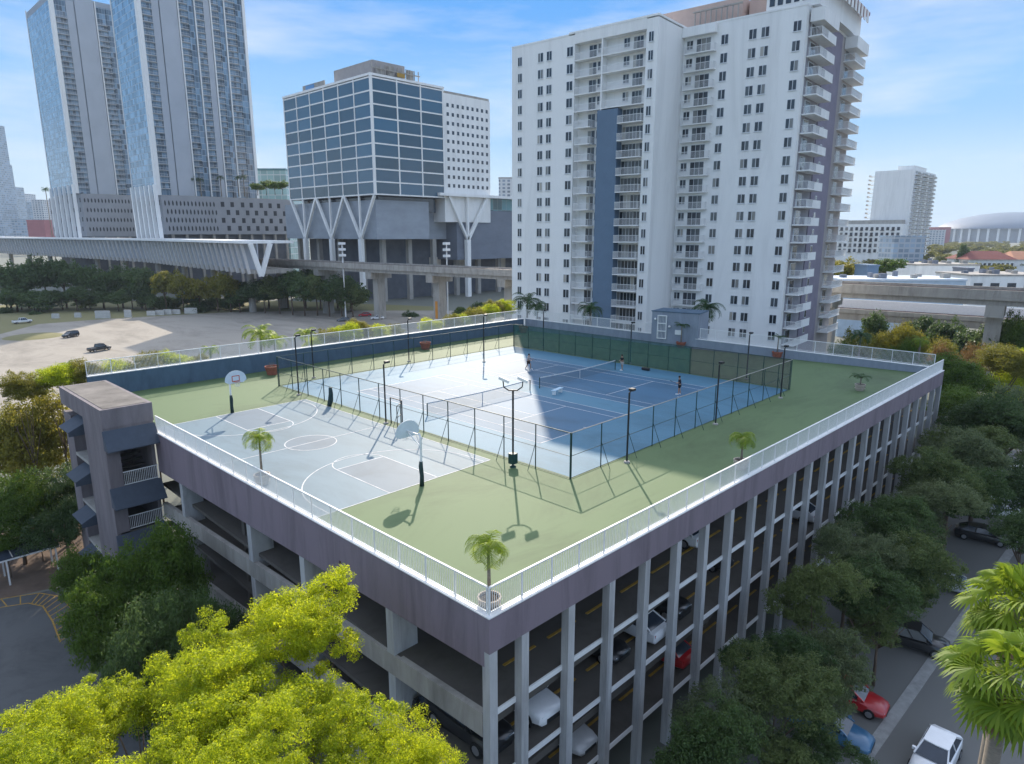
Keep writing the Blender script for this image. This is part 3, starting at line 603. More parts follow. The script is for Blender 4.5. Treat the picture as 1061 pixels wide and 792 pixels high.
def balcony(s0, s1, n0, n1, zf, side=True, pan=None):
    b = MB(MT); b.box(s0, s1, n0, n1-.01, zf-.16, zf, 0)
    b.box(s0, s1, n0+.02, n0+.08, zf+1.0, zf+1.06, 1)
    k = int((s1-s0)/.2)
    for i in range(k+1): x = s0+.03+(s1-s0-.06)*i/k; b.box(x-.018, x+.018, n0+.03, n0+.066, zf+.05, zf+.999, 1)
    if side:
        for x in (s0+.02, s1-.08):
            b.box(x, x+.05, n0+.081, n1-.02, zf+1.0, zf+1.05, 1)
            for j in range(5): y = n0+.2+(n1-n0-.3)*j/5; b.box(x, x+.04, y, y+.035, zf+.05, zf+.999, 1)
    balc.append((len(balc), b))
for i, z in enumerate(FZ):
    if z < -2: break
    zf = z-2.25
    if i < 4:
        balcony(13.62, 18.84, 0, 1.48, zf, False); balcony(19.11, 26.98, 0, 1.48, zf, False)
        slider(15.6, 17.05, 1.5, z, zf+.02, 2); slider(23.95, 25.75, 1.5, z-.05, zf+.02, 3)
    else:
        balcony(14.2, 17.3, -.55, 1.48, zf); balcony(22.5, 26.9, -.55, 1.48, zf)
        slider(15.6, 17.05, 1.5, z, zf+.02, 2); slider(22.4, 26.3, 1.5, z, zf+.02, 6)
    balcony(29.5, 34.6, NB2-1.0, NB2-.002, zf); slider(31.2, 33.6, NB2, z-.1, zf+.02, 3)
many('balcony', balc, [WALLW, WHITE], ap); many('glass_door', doors, [WPANE, WINF], ap)
tb(27.8+1.25, 34.65, NB2-1.05, NB2-.01, 45.85, ZT-.02).build('balcony_canopy', [WALLW], ap)
# right-hand flank
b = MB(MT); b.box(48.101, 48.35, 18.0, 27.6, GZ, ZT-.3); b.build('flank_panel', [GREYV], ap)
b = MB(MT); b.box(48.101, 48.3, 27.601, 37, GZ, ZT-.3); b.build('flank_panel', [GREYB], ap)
b = MB(MT); b.box(48.101, 48.2, 10.2, 17.99, GZ, ZT-1); b.build('balcony_recess', [mat('shaded_recess', (.3, .29, .31), .85, .1, .5)], ap)  # flat grey panel; the shade of a balcony recess is painted into its colour
balc2 = []; fw = []
for i, z in enumerate(FZ):
    if z < -8: break
    zf = z-2.25
    for n0, n1 in ((10.0, 17.6), (29.2, 36.6)):
        b = MB(MT); s0, s1 = 48.36, 50.1
        b.box(s0-.15, s1, n0, n1, zf-.18, zf); b.box(s1-.08, s1, n0, n1, zf+1.02, zf+1.08, 1); b.box(s0, s1-.081, n0, n0+.06, zf+1.02, zf+1.08, 1)
        if n0 < 20: b.box(s1-.07, s1-.01, n0+3.3, n1, zf+.001, zf+1.019); 
        for j in range(int((n1-n0)/.2)): y = n0+.05+j*.2; b.box(s1-.06, s1-.025, y, y+.035, zf+.001, zf+1.019, 1)
        for j in range(8): x = s0+.1+j*.2; b.box(x, x+.035, n0+.01, n0+.045, zf+.001, zf+1.019, 1)
        balc2.append((i, b))
        d_ = MB(MT); d_.box(48.2 if n0 < 20 else 48.301, 48.33, n0+1.0, n0+3.4, zf+.02, z-.1, 1); d_.box(48.331, 48.34, n0+1.1, n0+3.3, zf+.1, z-.2, 0); fw.append((i, d_))
    d_ = MB(MT); d_.box(48.351, 48.42, 20.3, 21.3, z-1.6, z-.2, 1); d_.box(48.421, 48.43, 20.38, 21.22, z-1.5, z-.3, 0); fw.append((i, d_))
for i, z in enumerate(FZ[1:]):
    b = MB(MT); zf = z-2.25; b.box(-1.1, -.002, 2.5, 7, zf-.16, zf); b.box(-1.1, -1.04, 2.5, 7, zf+.98, zf+1.04, 1); b.box(-1.1, -.01, 2.5, 2.56, zf+.98, zf+1.04, 1)
    for j in range(6): b.box(-1.0+j*.17, -.97+j*.17, 2.51, 2.54, zf+.001, zf+.979, 1)
    for j in range(16): b.box(-1.09, -1.06, 2.7+j*.27, 2.73+j*.27, zf+.001, zf+.979, 1)
    balc2.append((i+.5, b))
many('flank_balcony', balc2, [WALLW, WHITE], ap); many('flank_window', fw, [WPANE, WINF], ap)
for n0, n1 in ((9.9, 17.8), (29.1, 36.8)): tb(48.36, 50.3, n0, n1, 45.2, 47.0).build('balcony_canopy', [WALLW], ap)
# roof structures
b = MB(MT); b.box(22, 37, 12.5, 20, ZT-.5, ZT+4.2); b.build('penthouse', [PEACH], ap)
b = MB(MT); b.box(37.5, 42.3, 14, 22, ZT+.3, ZT+3.9); b.build('penthouse', [PEACH], ap)
b = MB(MT)
for i in range(9): b.box(29.6+i*.9, 29.75+i*.9, 11.0, 11.2, ZT+.3, ZT+2.8)
b.box(29.3, 37.5, 10.9, 11.3, ZT+2.81, ZT+3.0); b.build('roof_screen', [CONC], ap)
b = MB(MT); b.box(41.5, 49.3, 10.5, 34, ZT+.3, ZT+4.0); b.build('penthouse', [WALLW], ap)
b = MB(MT)
for i in range(6): b.box(42.0+i*1.2, 42.75+i*1.2, 10.4, 10.49, ZT+1.2, ZT+2.5)
b.build('penthouse_windows', [GLASSD], ap)
b = MB(MT); b.box(40.9, 50.3, 9.6, 35.2, ZT+4.001, ZT+4.5, 0)
for i in range(12): b.box(50.301, 50.42, 11+i*2.0, 12.1+i*2.0, ZT+2.6, ZT+4.4, 1)
b.build('crown_roof', [REDR, WALLW], ap)

# ------------------------------------------------------------ glass office block over a grey podium, and the white block behind it
ob = thing('glass_office_building', 'blue glass office building standing on white V-shaped struts', 'office building', (165, 240, GZ))
X0, X1, Y0o, Y1o, ZB, ZTO = 147.0, 184.5, 217.3, 287.3, 30.2, 75.4
MB().box(X0+.35, X1-.35, Y0o+.35, Y1o-.35, ZB, ZTO-.2).build('core', [mat('office_core', (.05, .06, .08), .5, .1, .5)], ob)
nf = 9; fh = (ZTO-ZB-1.0)/nf
for face, nb in (('L', 6), ('R', 3)):
    for j in range(nf):
        z0 = ZB+.62+j*fh; z1 = z0+fh-.54
        for i in range(nb):
            b = MB()
            if face == 'L': L_ = (Y1o-Y0o-1.2)/nb; ya = Y0o+.6+i*L_; b.box(X0+.2, X0+.34, ya+.3, ya+L_-.3, z0, z1)
            else: L_ = (X1-X0-1.2)/nb; xa = X0+.6+i*L_; b.box(xa+.3, xa+L_-.3, Y0o+.2, Y0o+.34, z0, z1)
            b.build('window', [OPANE], ob)
    for i in range(nb+1):
        b = MB()
        if face == 'L': y = Y0o+.6+i*(Y1o-Y0o-1.2)/nb; b.box(X0, X0+.5, y-.3 if i else y+.01, y+.3, ZB, ZTO)
        else: x = X0+.6+i*(X1-X0-1.2)/nb; b.box(x-.3 if i else x+.01, x+.3, Y0o, Y0o+.5, ZB, ZTO)
        b.build('mullion', [WALLW], ob)
    for j in range(nf+1):
        z = ZB+.35+j*fh; b = MB()
        if face == 'L': b.box(X0+.03, X0+.45, Y0o+.5, Y1o, z-.27, z+.27)
        else: b.box(X0+.5, X1, Y0o+.03, Y0o+.45, z-.27, z+.27)
        b.build('spandrel', [WALLW], ob)
MB().box(X0-.2, X0+.62, Y0o-.2, Y0o+.62, ZB, ZTO).build('corner_pier', [WALLW], ob)
MB().box(X0-.1, X1+.1, Y0o-.1, Y1o+.1, ZTO+.001, ZTO+.9).build('roof_parapet', [WALLW], ob)
MB().box(X0+4, X0+20, Y0o+4, Y0o+32, ZTO+.9, ZTO+6.8).build('penthouse', [GREYB], ob)
b = MB(); b.box(X0+2, X0+26, Y0o+1.5, Y0o+2, ZTO+3.2, ZTO+3.6)
for i in range(12): b.box(X0+2+i*2.1, X0+2.3+i*2.1, Y0o+1.6, Y0o+1.9, ZTO+.9, ZTO+5.2)
for i in range(4): b.box(X0+5+i*5, X0+8+i*5, Y0o+2.1, Y0o+3.2, ZTO+.9, ZTO+4.2+(i % 2))
b.build('roof_screen', [CONCL], ob)
MB().box(X0+14, X0+18, Y0o+1.2, Y0o+1.45, ZTO+1.6, ZTO+3.1).build('yellow_panel', [YEL], ob)
MB().box(X0+1.5, X0+2, Y0o+36, Y0o+54, ZTO+.9, ZTO+3.4).build('roof_screen', [CONCL], ob)
MB().box(X0+1.2, X0+1.45, Y0o+44, Y0o+51, ZTO+1.1, ZTO+3.0).build('blue_panel', [mat('sky_panel', (.12, .3, .55), .5, .1, 1)], ob)
MB().box(X0+5, X1-2, Y0o+5, Y1o-3, 24, ZB-.01).build('recessed_floor', [GLASSD], ob)
# struts under the left face and columns to the ground
bw = (Y1o-Y0o-1.2)/6
for k in range(3):
    yc = Y0o+.6+bw*(2*k+1)
    for e in (-1, 0, 1):
        b = MB(); b.bar((X0+.4, yc, 12.6), (X0+.4, yc+e*(bw-.4), ZB), 1.0 if e else .7, 1.0 if e else .7, up=(1, 0, 0)); b.build('strut', [WALLW], ob)
    MB().box(X0-.5, X0+1.1, yc-1.1, yc+1.1, GZ, 12.59).build('column', [WALLW], ob)
pd = thing('station_podium', 'wide grey metal-clad station podium under the glass office building', 'station', (170, 250, GZ))
CLAD = mat('grey_cladding', (.30, .33, .37), .6, .12, .12, stretch=(1, 1, 2)); CLADD = mat('dark_cladding', (.17, .19, .23), .65, .12, .12, stretch=(1, 1, 2)); UNDER = mat('undercroft', (.12, .13, .15), .9, .2, .2)
MB().box(X0+2.2, X0+30, Y0o+3, Y1o+9, 12.6, 28.5).build('clad_wall', [CLAD], pd)
MB().box(X0+30.1, 300, Y0o+9, Y1o, 12.4, 28).build('clad_wall', [CLAD], pd)
MB().box(192, 320, Y0o+1.5, Y0o+40, 3, 25.5).build('dark_clad_wall', [CLADD], pd)
MB().box(180, 320, Y0o-1.5, Y0o+38, 31.2, 32.4).build('roof_slab', [WALLW], pd)
MB().box(188, 318, Y0o+2, Y0o+38, 25.6, 31.19).build('clerestory', [gridmat('clerestory_glass', (.06, .17, .19), (.3, .34, .36), 3, 20)], pd)
MB().box(X0+12, 320, Y0o+16, Y1o+5, GZ, 12.39).build('undercroft_wall', [UNDER], pd)
for i in range(9):
    x = X0+8+i*14; MB().box(x, x+2, Y0o+8, Y0o+10, GZ, 12.38).build('column', [CONC], pd)
for i in range(4):
    y = Y0o+20+i*18; MB().box(X0+6, X0+8, y, y+2, GZ, 12.58).build('column', [CONC], pd)
for i, (x, yv) in enumerate(((X0+40, Y0o+15.7), (X0+58, Y0o+15.7), (X0+84, Y0o+15.7))):
    MB().box(x, x+7, yv, yv+.25, -5, 4).build('lit_opening', [mat('pale_opening', (.55, .5, .42), .8, .2, .3)], pd)  # pale plates on the solid wall; the openings' light is painted into their colour
for sx in (186, 197, 209.5):
    b = MB(); b.bar((197, Y0o-.3, 12), (sx, Y0o-.3, 31.2), 1.6 if sx > 200 else 1.0, 1.2, up=(0, 1, 0)); b.build('strut', [WALLW], pd)
MB().box(195.9, 198.1, Y0o-1.2, Y0o+.8, GZ, 12.2).build('column', [WALLW], pd)
for sx in (232, 243, 255):
    b = MB(); b.bar((243, Y0o-.3, 12), (sx, Y0o-.3, 31.2), 1.2, up=(0, 1, 0)); b.build('strut', [WALLW], pd)
wb = thing('white_office_block', 'white office block with rows of small square windows beside the glass office building', 'office building', (198, 235, GZ))
MB().box(X1+.3, 213, Y0o+1, Y0o+45, 20, 74.2).build('wall', [WALLW], wb)
for r_ in range(10):
    for c_ in range(9):
        x = X1+2.2+c_*2.95; z = 70.3-r_*3.75; MB().box(x, x+1.3, Y0o+.93, Y0o+.99, z-1.5, z).build('window', [GLASSD], wb)
b = MB(); b.box(X1+1, 212.5, Y0o+1.2, Y0o+1.6, 74.21, 75.2); b.build('roof_rail', [CONCL], wb)

# ------------------------------------------------------------ two grey-blue glass towers with white fins over perforated podiums
CURT = gridmat('curtain_wall', (.11, .17, .23), (.36, .41, .46), 1.5, 3.0, .09, .22, .12, .55)
CURS = gridmat('side_curtain_wall', (.17, .29, .40), (.36, .42, .47), 1.9, 3.0, .12, .3, .12, .4)
GPAN = mat('blue_grey_panel', (.32, .355, .40), .7, .07, .1); GPANL = mat('light_grey_panel', (.40, .43, .47), .7, .06, .1); BALW = mat('balcony_pale', (.55, .56, .57), .7, .06, .2); DWIN = mat('dark_hole', (.03, .035, .045), .5, .2, 1)
def glass_tower(label, xw, yf, xe, yb, zb, zt, bays):
    t = thing('residential_tower', label, 'residential tower', (xw, yf, GZ))
    MB().box(xw+.6, xe-.5, yf+1.6, yb, zb, zt).build('body', [GPAN], t)
    MB().box(xw+.25, xw+.59, yf+3.2, yb-.6, zb, zt-4).build('side_glass', [CURS], t)
    MB().box(xw, xw+.6, yf, yf+3.1, zb, zt+1).build('corner_fin', [WALLW], t)
    MB().box(xw+.601, xw+1.6, yf, yf+1.5, zb, zt+1).build('corner_fin', [WALLW], t)
    MB().box(xw, xw+.6, yb-.55, yb+.3, zb, zt+1).build('corner_fin', [WALLW], t)
    MB().box(xe-1.4, xe, yf, yf+1.7, zb, zt).build('corner_fin', [WALLW], t)
    bl = []; L_ = xe-xw-3.0
    for f0, f1, kind in bays:
        xa, xb = xw+1.6+L_*f0, xw+1.6+L_*f1; Wd = xb-xa
        if kind == 'panel':
            MB().box(xa, xb, yf+.7, yf+1.55, zb, zt).build('panel', [GPANL], t); continue
        MB().box(xa+.5, xb, yf+1.3, yf+1.58, zb, zt-3).build('bay_glass', [CURT], t)
        MB().box(xa, xa+.5, yf+.2, yf+1.59, zb, zt-.5).build('fin', [WALLW], t)
        MB().box(xa+Wd*.62, xb-.05, yf+.75, yf+1.29, zb, zt-3).build('bay_panel', [CURT if kind == 'g' else GPANL], t)
        k = 0; z = zb+3.5
        while z < min(zt-4, 140):
            b = MB(); b.box(xa+.55, xa+Wd*.6, yf+.1, yf+1.28, z-.2, z, 0); b.box(xa+.55, xa+Wd*.6, yf+.12, yf+.16, z+.95, z+1.05, 0)
            n_ = 7
            for i in range(n_): x = xa+.6+(Wd*.6-.7)*i/(n_-1); b.box(x-.03, x+.03, yf+.12, yf+.16, z+.001, z+.949, 0)
            bl.append((z, b)); z += 3.0
    many('balcony', bl, [BALW], t); return t
BAYS = [(0, .17, 'p'), (.18, .34, 'panel'), (.345, .5, 'g'), (.505, .66, 'p'), (.665, .8, 'g'), (.805, 1, 'g')]
rt = glass_tower('right and nearer of the twin grey-blue glass towers with white fins', 112, 356.2, 166, 393, 34, 160, BAYS)
MB().box(114, 140, 360, 380, 160.01, 166).build('penthouse', [WALLW], rt)
lt = glass_tower('left and farther of the twin grey-blue glass towers, rising at the picture\'s left', 104, 470, 170, 527, 39, 151.5, BAYS)
def podium(label, xw, yf, xe, yb, zb, zt, hexf, rows=4):
    p_ = thing('garage_podium', label, 'parking podium', (xw, yf, GZ))
    MB().box(xw, xe, yf, yb, zb, zt).build('wall', [mat('podium_wall', (.3, .31, .33), .75, .1, .15)], p_)
    MB().box(xw+1, xe-1, yf+1, yb-1, zt+.001, zt+.3).build('roof', [CONC], p_)
    MB().box(xw+2, xe-2, yf+3, yb-3, GZ, zb-.01).build('base', [UNDER], p_)
    for i in range(10): x = xw+4+i*(xe-xw-8)/9; MB().box(x-.6, x+.6, yf+.5, yf+1.7, GZ, zb-.01).build('column', [CONCL], p_)
    hs = []; rz_ = (zt-zb-2.5)/rows
    for r_ in range(rows):
        z = zt-2.2-r_*rz_; L_ = xe-xw; xh = xw+L_*hexf; n1 = int((xh-xw)/1.9)
        for i in range(n1): x = xw+1+i*1.9+(.9 if r_ % 2 else 0); hs.append((1, MB().add([(x+.35, yf-.03, z), (x+.8, yf-.03, z-1), (x+.8, yf-.03, z-2.2), (x+.35, yf-.03, z-3), (x, yf-.03, z-2.1), (x, yf-.03, z-.9)], [(0, 5, 4, 3, 2, 1)])))
        n2 = int((xe-xh)/5.4)
        for i in range(n2): x = xh+1.5+i*5.4+(2.7 if r_ % 2 else 0)+random.uniform(-.4, .4); hs.append((0, MB().box(x, x+1.9, yf-.05, yf-.002, z-2.6, z)))
        for i in range(int((yb-yf)/7)): y = yf+3+i*7+(2 if r_ % 2 else 0); hs.append((2, MB().box(xw-.05, xw-.002, y, y+2.2, z-2.6, z)))
    many('opening', hs, [DWIN], p_); return p_
p1 = podium('grey perforated parking podium below the nearer glass tower', 113, 354, 184, 398, 14.5, 33.8, .4)
p2 = podium('grey perforated parking podium below the farther glass tower', 106, 466, 176, 545, 13, 38.5, .5)
for par, xw, y0_, y1_, zt_, zb_, lab in ((rt, 111.9, 357, 393, 34, 12.5, ''), (lt, 104, 471, 527, 39, 11.5, '')):
    for i in range(6):
        y = y0_+(y1_-y0_-2)*i/5; b = MB(); b.bar((xw-.3, y+1, zt_+5), (xw-1.6, y+1-6, zb_), 1.6, 1.4, up=(0, 1, 0)); b.build('flared_leg', [WALLW], par)

# ------------------------------------------------------------ elevated station hall with raking struts, and the guideway
vs_ = thing('elevated_station', 'long white elevated station hall with raking struts in front of the twin towers', 'station', (95, 300, GZ))
path = [(89, 209.3), (98.9, 343), (87, 500), (76, 620), (60, 800)]
def along(pts, t):
    Ls = [math.dist(a, b) for a, b in zip(pts[:-1], pts[1:])]; d_ = t*sum(Ls)
    for (a, b), L_ in zip(zip(pts[:-1], pts[1:]), Ls):
        if d_ <= L_ or (a, b) == (pts[-2], pts[-1]): k_ = d_/L_; return Vector((a[0]+(b[0]-a[0])*k_, a[1]+(b[1]-a[1])*k_, 0)), Vector((b[0]-a[0], b[1]-a[1], 0)).normalized()
        d_ -= L_
for a, b_ in zip(path[:-1], path[1:]):
    A_, B_ = Vector((*a, 0)), Vector((*b_, 0)); d_ = (B_-A_).normalized(); n_ = Vector((d_.y, -d_.x, 0))     # n_ to the right (away from lot)
    MB().prism([tuple((A_-n_*2)[:2]), tuple((A_+n_*16)[:2]), tuple((B_+n_*16)[:2]), tuple((B_-n_*2)[:2])], 11.6, 12.5).build('roof', [WALLW], vs_)
    MB().prism([tuple((A_+n_*1.2)[:2]), tuple((A_+n_*15)[:2]), tuple((B_+n_*15)[:2]), tuple((B_+n_*1.2)[:2])], 1.2, 2.6).build('platform', [CONCL], vs_)
    MB().prism([tuple((A_+n_*2.6)[:2]), tuple((A_+n_*3)[:2]), tuple((B_+n_*3)[:2]), tuple((B_+n_*2.6)[:2])], 2.61, 11.59).build('back_panel', [mat('station_panel', (.36, .38, .42), .7, .1, .2)], vs_)
sts = []
for i in range(104):
    P, d_ = along(path, (i+.3)/110); n_ = Vector((d_.y, -d_.x, 0)); b = MB()
    b.bar(P+Vector((0, 0, 1.2))+d_*.0, P-n_*1.0+Vector((0, 0, 11.6))+d_*2.6, .55, .9, up=tuple(n_)); sts.append((i, b))
many('raking_strut', sts, [mat('station_white', (.58, .56, .54), .75, .08, .3, stain=.2, sscale=.3)], vs_)
for i in range(14):
    P, d_ = along(path, (i+.5)/15); n_ = Vector((d_.y, -d_.x, 0)); q = P+n_*7; b = MB(); b.tube([(q.x, q.y, GZ), (q.x, q.y, 1.19)], 1.3, 10); b.build('pier', [CONC], vs_)
for s_, e_ in ((0, 1), (1, 1)):
    P = Vector((89, 209.3, 0)); n_ = Vector((1, -.05, 0)); b = MB()
    b.bar(P+n_*(3 if s_ else 3)+Vector((0, -1, .5)), P+n_*(7 if s_ else 0)+Vector((0, -1, 11.6)), 1.4, 1.2, up=(0, 1, 0)); b.build('end_strut', [WALLW], vs_)
gw = thing('guideway', 'concrete railway guideway crossing behind the deck on tall piers', 'viaduct', (118, 140, GZ))
GA, GB = Vector((106, 253, 0)), Vector((148, -156, 0)); gd = (GB-GA).normalized(); gn = Vector((-gd.y, gd.x, 0))
def gprism(o0, o1, z0, z1, name, m, A_=GA, B_=GB):
    MB().prism([tuple((A_+gn*o0)[:2]), tuple((B_+gn*o0)[:2]), tuple((B_+gn*o1)[:2]), tuple((A_+gn*o1)[:2])], z0, z1).build(name, [m], gw)
gprism(0, 9, 2.2, 4.2, 'box_girder', CONCL); gprism(-.6, -.2, 3.2, 5.0, 'parapet', CONCL); gprism(9.2, 9.6, 3.2, 5.0, 'parapet', CONCL); gprism(-.19, 9.19, 4.21, 4.4, 'track_bed', mat('track_bed', (.13, .09, .075), .9, .3, .5))
for o_ in (1.5, 3.0, 5.8, 7.3): gprism(o_, o_+.15, 4.41, 4.65, 'rail', mat('rail_steel', (.12, .09, .08), .5, .2, 2))
Lg = (GB-GA).length
for i in range(14):
    c_ = GA+gd*(20+i*28.8)+gn*4.5
    if 30 < (c_-Vector((128.9, 30, 0))).length < 12: continue
    b = MB(); q = gd*1.3; r_ = gn*1.6
    b.prism([tuple((c_-q-r_)[:2]), tuple((c_+q-r_)[:2]), tuple((c_+q+r_)[:2]), tuple((c_-q+r_)[:2])], GZ, 0)
    r2 = gn*4.6; b.prism([tuple((c_-q*1.1-r2)[:2]), tuple((c_+q*1.1-r2)[:2]), tuple((c_+q*1.1+r2)[:2]), tuple((c_-q*1.1+r2)[:2])], .01, 2.19); b.build('pier', [CONC], gw)
    if i == 3: MB().prism([tuple((c_-q*.4-r_*1.05)[:2]), tuple((c_+q*.4-r_*1.05)[:2]), tuple((c_+q*.4-r_)[:2]), tuple((c_-q*.4-r_)[:2])], -11.5, -6).build('orange_panel', [mat('orange_panel', (.6, .25, .04), .6, .1, 1)], gw)
g2 = thing('lower_guideway', 'lower parallel guideway with dark rails beyond the right-hand guideway', 'viaduct', (160, 10, GZ))
def g2prism(o0, o1, z0, z1, name, m):
    A_, B_ = GA+gn*26+gd*150, GB+gn*26
    MB().prism([tuple((A_+gn*o0)[:2]), tuple((B_+gn*o0)[:2]), tuple((B_+gn*o1)[:2]), tuple((A_+gn*o1)[:2])], z0, z1).build(name, [m], g2)
g2prism(0, 10, -5.2, -3.6, 'box_girder', CONCL); g2prism(-.3, .1, -3.59, -2.6, 'parapet', CONCL); g2prism(.2, 9.8, -3.59, -3.3, 'track_bed', MATS['track_bed']); g2prism(9.9, 10.3, -3.59, -1.2, 'screen_wall', WHITE)
for i in range(8):
    c_ = GA+gd*(165+i*34)+gn*31; b = MB(); b.tube([(c_.x, c_.y, GZ), (c_.x, c_.y, -5.21)], 1.4, 10); b.build('pier', [CONC], g2)
for lab, bs, D_ in (('tall white street lamp mast in front of the glass office building', (357, 304), 235), ('tall white mast with stacked floodlights in front of the station podium', (464, 320), 225)):
    P = atD(*bs, D_); P[2] = GZ; top = atD(bs[0]-1, 252, D_)[2]; r = thing('light_mast', lab, 'light mast', P, world=False)
    MB().tube([(0, 0, 0), (0, 0, top-GZ)], [.28, .18], 8).build('pole', [WHITE], r)
    b = MB()
    for k in range(3): b.box(-1.0, .9, -.8, .8, top-GZ-.5-k*2.0, top-GZ+.3-k*2.0)
    b.build('lamp_cluster', [WHITE], r)

# ------------------------------------------------------------ distant buildings
def block(label, u0, u1, vt, D, m, depth=30, gm=None, cat='building', vb=None, rzd=0):
    a, c = atD(u0, 240, D), atD(u1, 240, D); z1 = atD((u0+u1)/2, vt, D)[2]; mid = (a+c)/2; wd = np.linalg.norm((c-a)[:2]); ang = math.atan2((c-a)[1], (c-a)[0])+R(rzd)
    t = thing('distant_building', label, cat, (mid[0], mid[1], GZ), rz=ang, world=False)
    MB().box(-wd/2, wd/2, 0, depth, 0, z1-GZ).build('wall', [gm or m], t)
    MB().box(-wd/2-.3, wd/2+.3, -.3, depth+.3, z1-GZ+.001, z1-GZ+1.2).build('roof', [m], t)
    return t, wd, z1-GZ
FARG = gridmat('far_glass', (.22, .3, .38), (.42, .46, .5), 4, 3.6, .8, 1.2, .3, .3); FARW = gridmat('far_windows', (.16, .2, .25), (.6, .6, .6), 5, 3.6, 2.2, 1.6, .4, .3)
block('pale glass skyscraper at the left picture edge, tallest of the hazy skyline', -30, 4, 132, 1150, FARG, 40, FARG)
block('slim hazy glass tower right of the left-edge skyscraper', 3, 11, 172, 1250, FARG, 30, FARG)
block('low hazy glass block at the foot of the left-edge skyscraper', 12, 20, 195, 1300, FARG, 30, FARG)
block('small hazy white tower in the distant skyline left of the twin towers', 20, 26, 206, 1500, FARW, 30, FARW)
block('hazy grey block in the distant skyline, third from the twin towers', 25, 32, 202, 1400, FARW, 30, FARW)
block('hazy bluish block in the distant skyline beside the twin tower podium', 31, 38, 210, 1400, FARG, 30, FARG)
block('hazy white slab in the distant skyline touching the podium', 37, 48, 208, 1200, FARW, 30, FARW)
block('low reddish distant block above the white station roof', 29, 47, 229, 900, mat('far_red', (.36, .13, .14), .8, .1, .1), 30)
block('low pale blue distant block left of the reddish one', 14, 30, 228, 950, FARG, 30, FARG)
block('pale green glass block between the podium and the glass office building', 262, 300, 178, 420, GLASST, 40, gridmat('pale_green_glass', (.25, .4, .4), (.5, .55, .55), 4, 4, .3, .5, .2, .2))
block('small beige block visible between the white office block and the apartment tower', 517, 540, 186, 700, GREYB, 30, FARW)
block('distant dark-topped block beyond the white podium on the right', 958, 980, 239, 1100, FARW, 30, FARW)
block('distant maroon and white block beside the stadium', 972, 985, 236, 1500, MATS['far_red'], 40)
wt = thing('white_slab_tower', 'white slab tower with a blank side wall and balconied flank on the right', 'apartment building', (630, 150, GZ))
MB().box(600, 667, 136.7, 165.3, GZ, 64.3).build('wall', [WALLW], wt)
MB().box(604, 640, 138, 150, 64.31, 67.5).build('penthouse', [WALLW], wt)
bl = []
for i in range(22):
    z = 60.5-i*3.3
    for j in range(3):
        x = 603+j*21.5; b = MB(); b.box(x, x+17, 134.5, 136.69, z-.3, z); b.box(x, x+17, 134.5, 134.7, z+.01, z+1.1, 1); b.box(x+1, x+16, 136.6, 136.69, z+1.1, z+2.8, 2); bl.append((i, b))
    b = MB(); b.box(601, 607, 165.31, 170, z-.3, z); b.box(601, 607, 169.8, 170, z+.01, z+1.1, 1); bl.append((i, b))
many('balcony', bl, [WALLW, CONCL, GLASSD], wt)
wp = thing('white_podium_building', 'long white apartment building with dark balconies at the foot of the slab tower', 'apartment building', (600, 160, GZ))
MB().box(590, 640, 137, 198, GZ, 22.4).build('wall', [WALLW], wp)
hs = []
for r_ in range(5):
    for c_ in range(15):
        z = 20-r_*4.4; y = 139.5+c_*3.9; b = MB(); b.box(589.6, 589.99, y, y+2.0, z-2.6, z)
        if c_ % 2: b.box(588.6, 589.59, y-.5, y+2.5, z-2.9, z-2.61)
        hs.append((r_, b))
many('window', hs, [WPANE], wp)
b = MB(); b.box(592, 610, 139, 182, 22.41, 25.5); b.build('roof_plant', [CONC], wp)
dm = thing('domed_stadium', 'big stadium with a pale blue-grey domed roof on the right horizon', 'stadium', (2100, 330, GZ), world=False)
P = atD(1046, 243, 2300); dm.location = Vector((P[0], P[1], GZ)); rr = 2300*64/694
MB().lathe([(rr*.97, 0), (rr*.97, 44)], 48).build('wall', [mat('stadium_wall', (.26, .29, .33), .7, .1, .05)], dm)
b = MB()
for k in range(48):
    a = 2*math.pi*k/48; b.bar((rr*math.cos(a), rr*math.sin(a), 0), (rr*math.cos(a), rr*math.sin(a), 46), 6, 6)
b.build('facade_ribs', [WALLW], dm)
MB().lathe([(rr*1.04, 44), (rr*1.02, 50), (rr*.9, 64), (rr*.7, 80), (rr*.45, 92), (rr*.2, 98), (0.01, 100)], 48).build('roof', [mat('stadium_roof', (.13, .17, .23), .6, .08, .02)], dm, smooth=True)
def lowb(label, u0, u1, vt, vb, D, m, depth, roofm=None, wrow=None, gable=False):
    a, c = atD(u0, vb, D), atD(u1, vb, D); z1 = atD((u0+u1)/2, vt, D)[2]; mid = (a+c)/2; wd = np.linalg.norm((c-a)[:2]); ang = math.atan2((c-a)[1], (c-a)[0])
    t = thing('low_building', label, 'building', (mid[0], mid[1], GZ), rz=ang, world=False); h = z1-GZ
    MB().box(-wd/2, wd/2, 0, depth, 0, h).build('wall', [m], t)
    if gable:
        b = MB(); o = 1.2; b.add([(-wd/2-o, -o, h), (wd/2+o, -o, h), (wd/2+o, depth+o, h), (-wd/2-o, depth+o, h), (-wd/2+4, depth/2, h+gable), (wd/2-4, depth/2, h+gable)], [(0, 1, 5, 4), (1, 2, 5), (2, 3, 4, 5), (3, 0, 4), (3, 2, 1, 0)]); b.build('roof', [roofm], t)
    else: MB().box(-wd/2-.2, wd/2+.2, -.2, depth+.2, h+.001, h+.5).build('roof', [roofm or m], t)
    if wrow:
        k, wz0, wz1, ww = wrow
        for i in range(k): x = -wd/2+wd*(i+.5)/k; MB().box(x-ww/2, x+ww/2, -.08, -.002, h-wz0, h-wz1).build('window', [GLASSD], t)
    return t
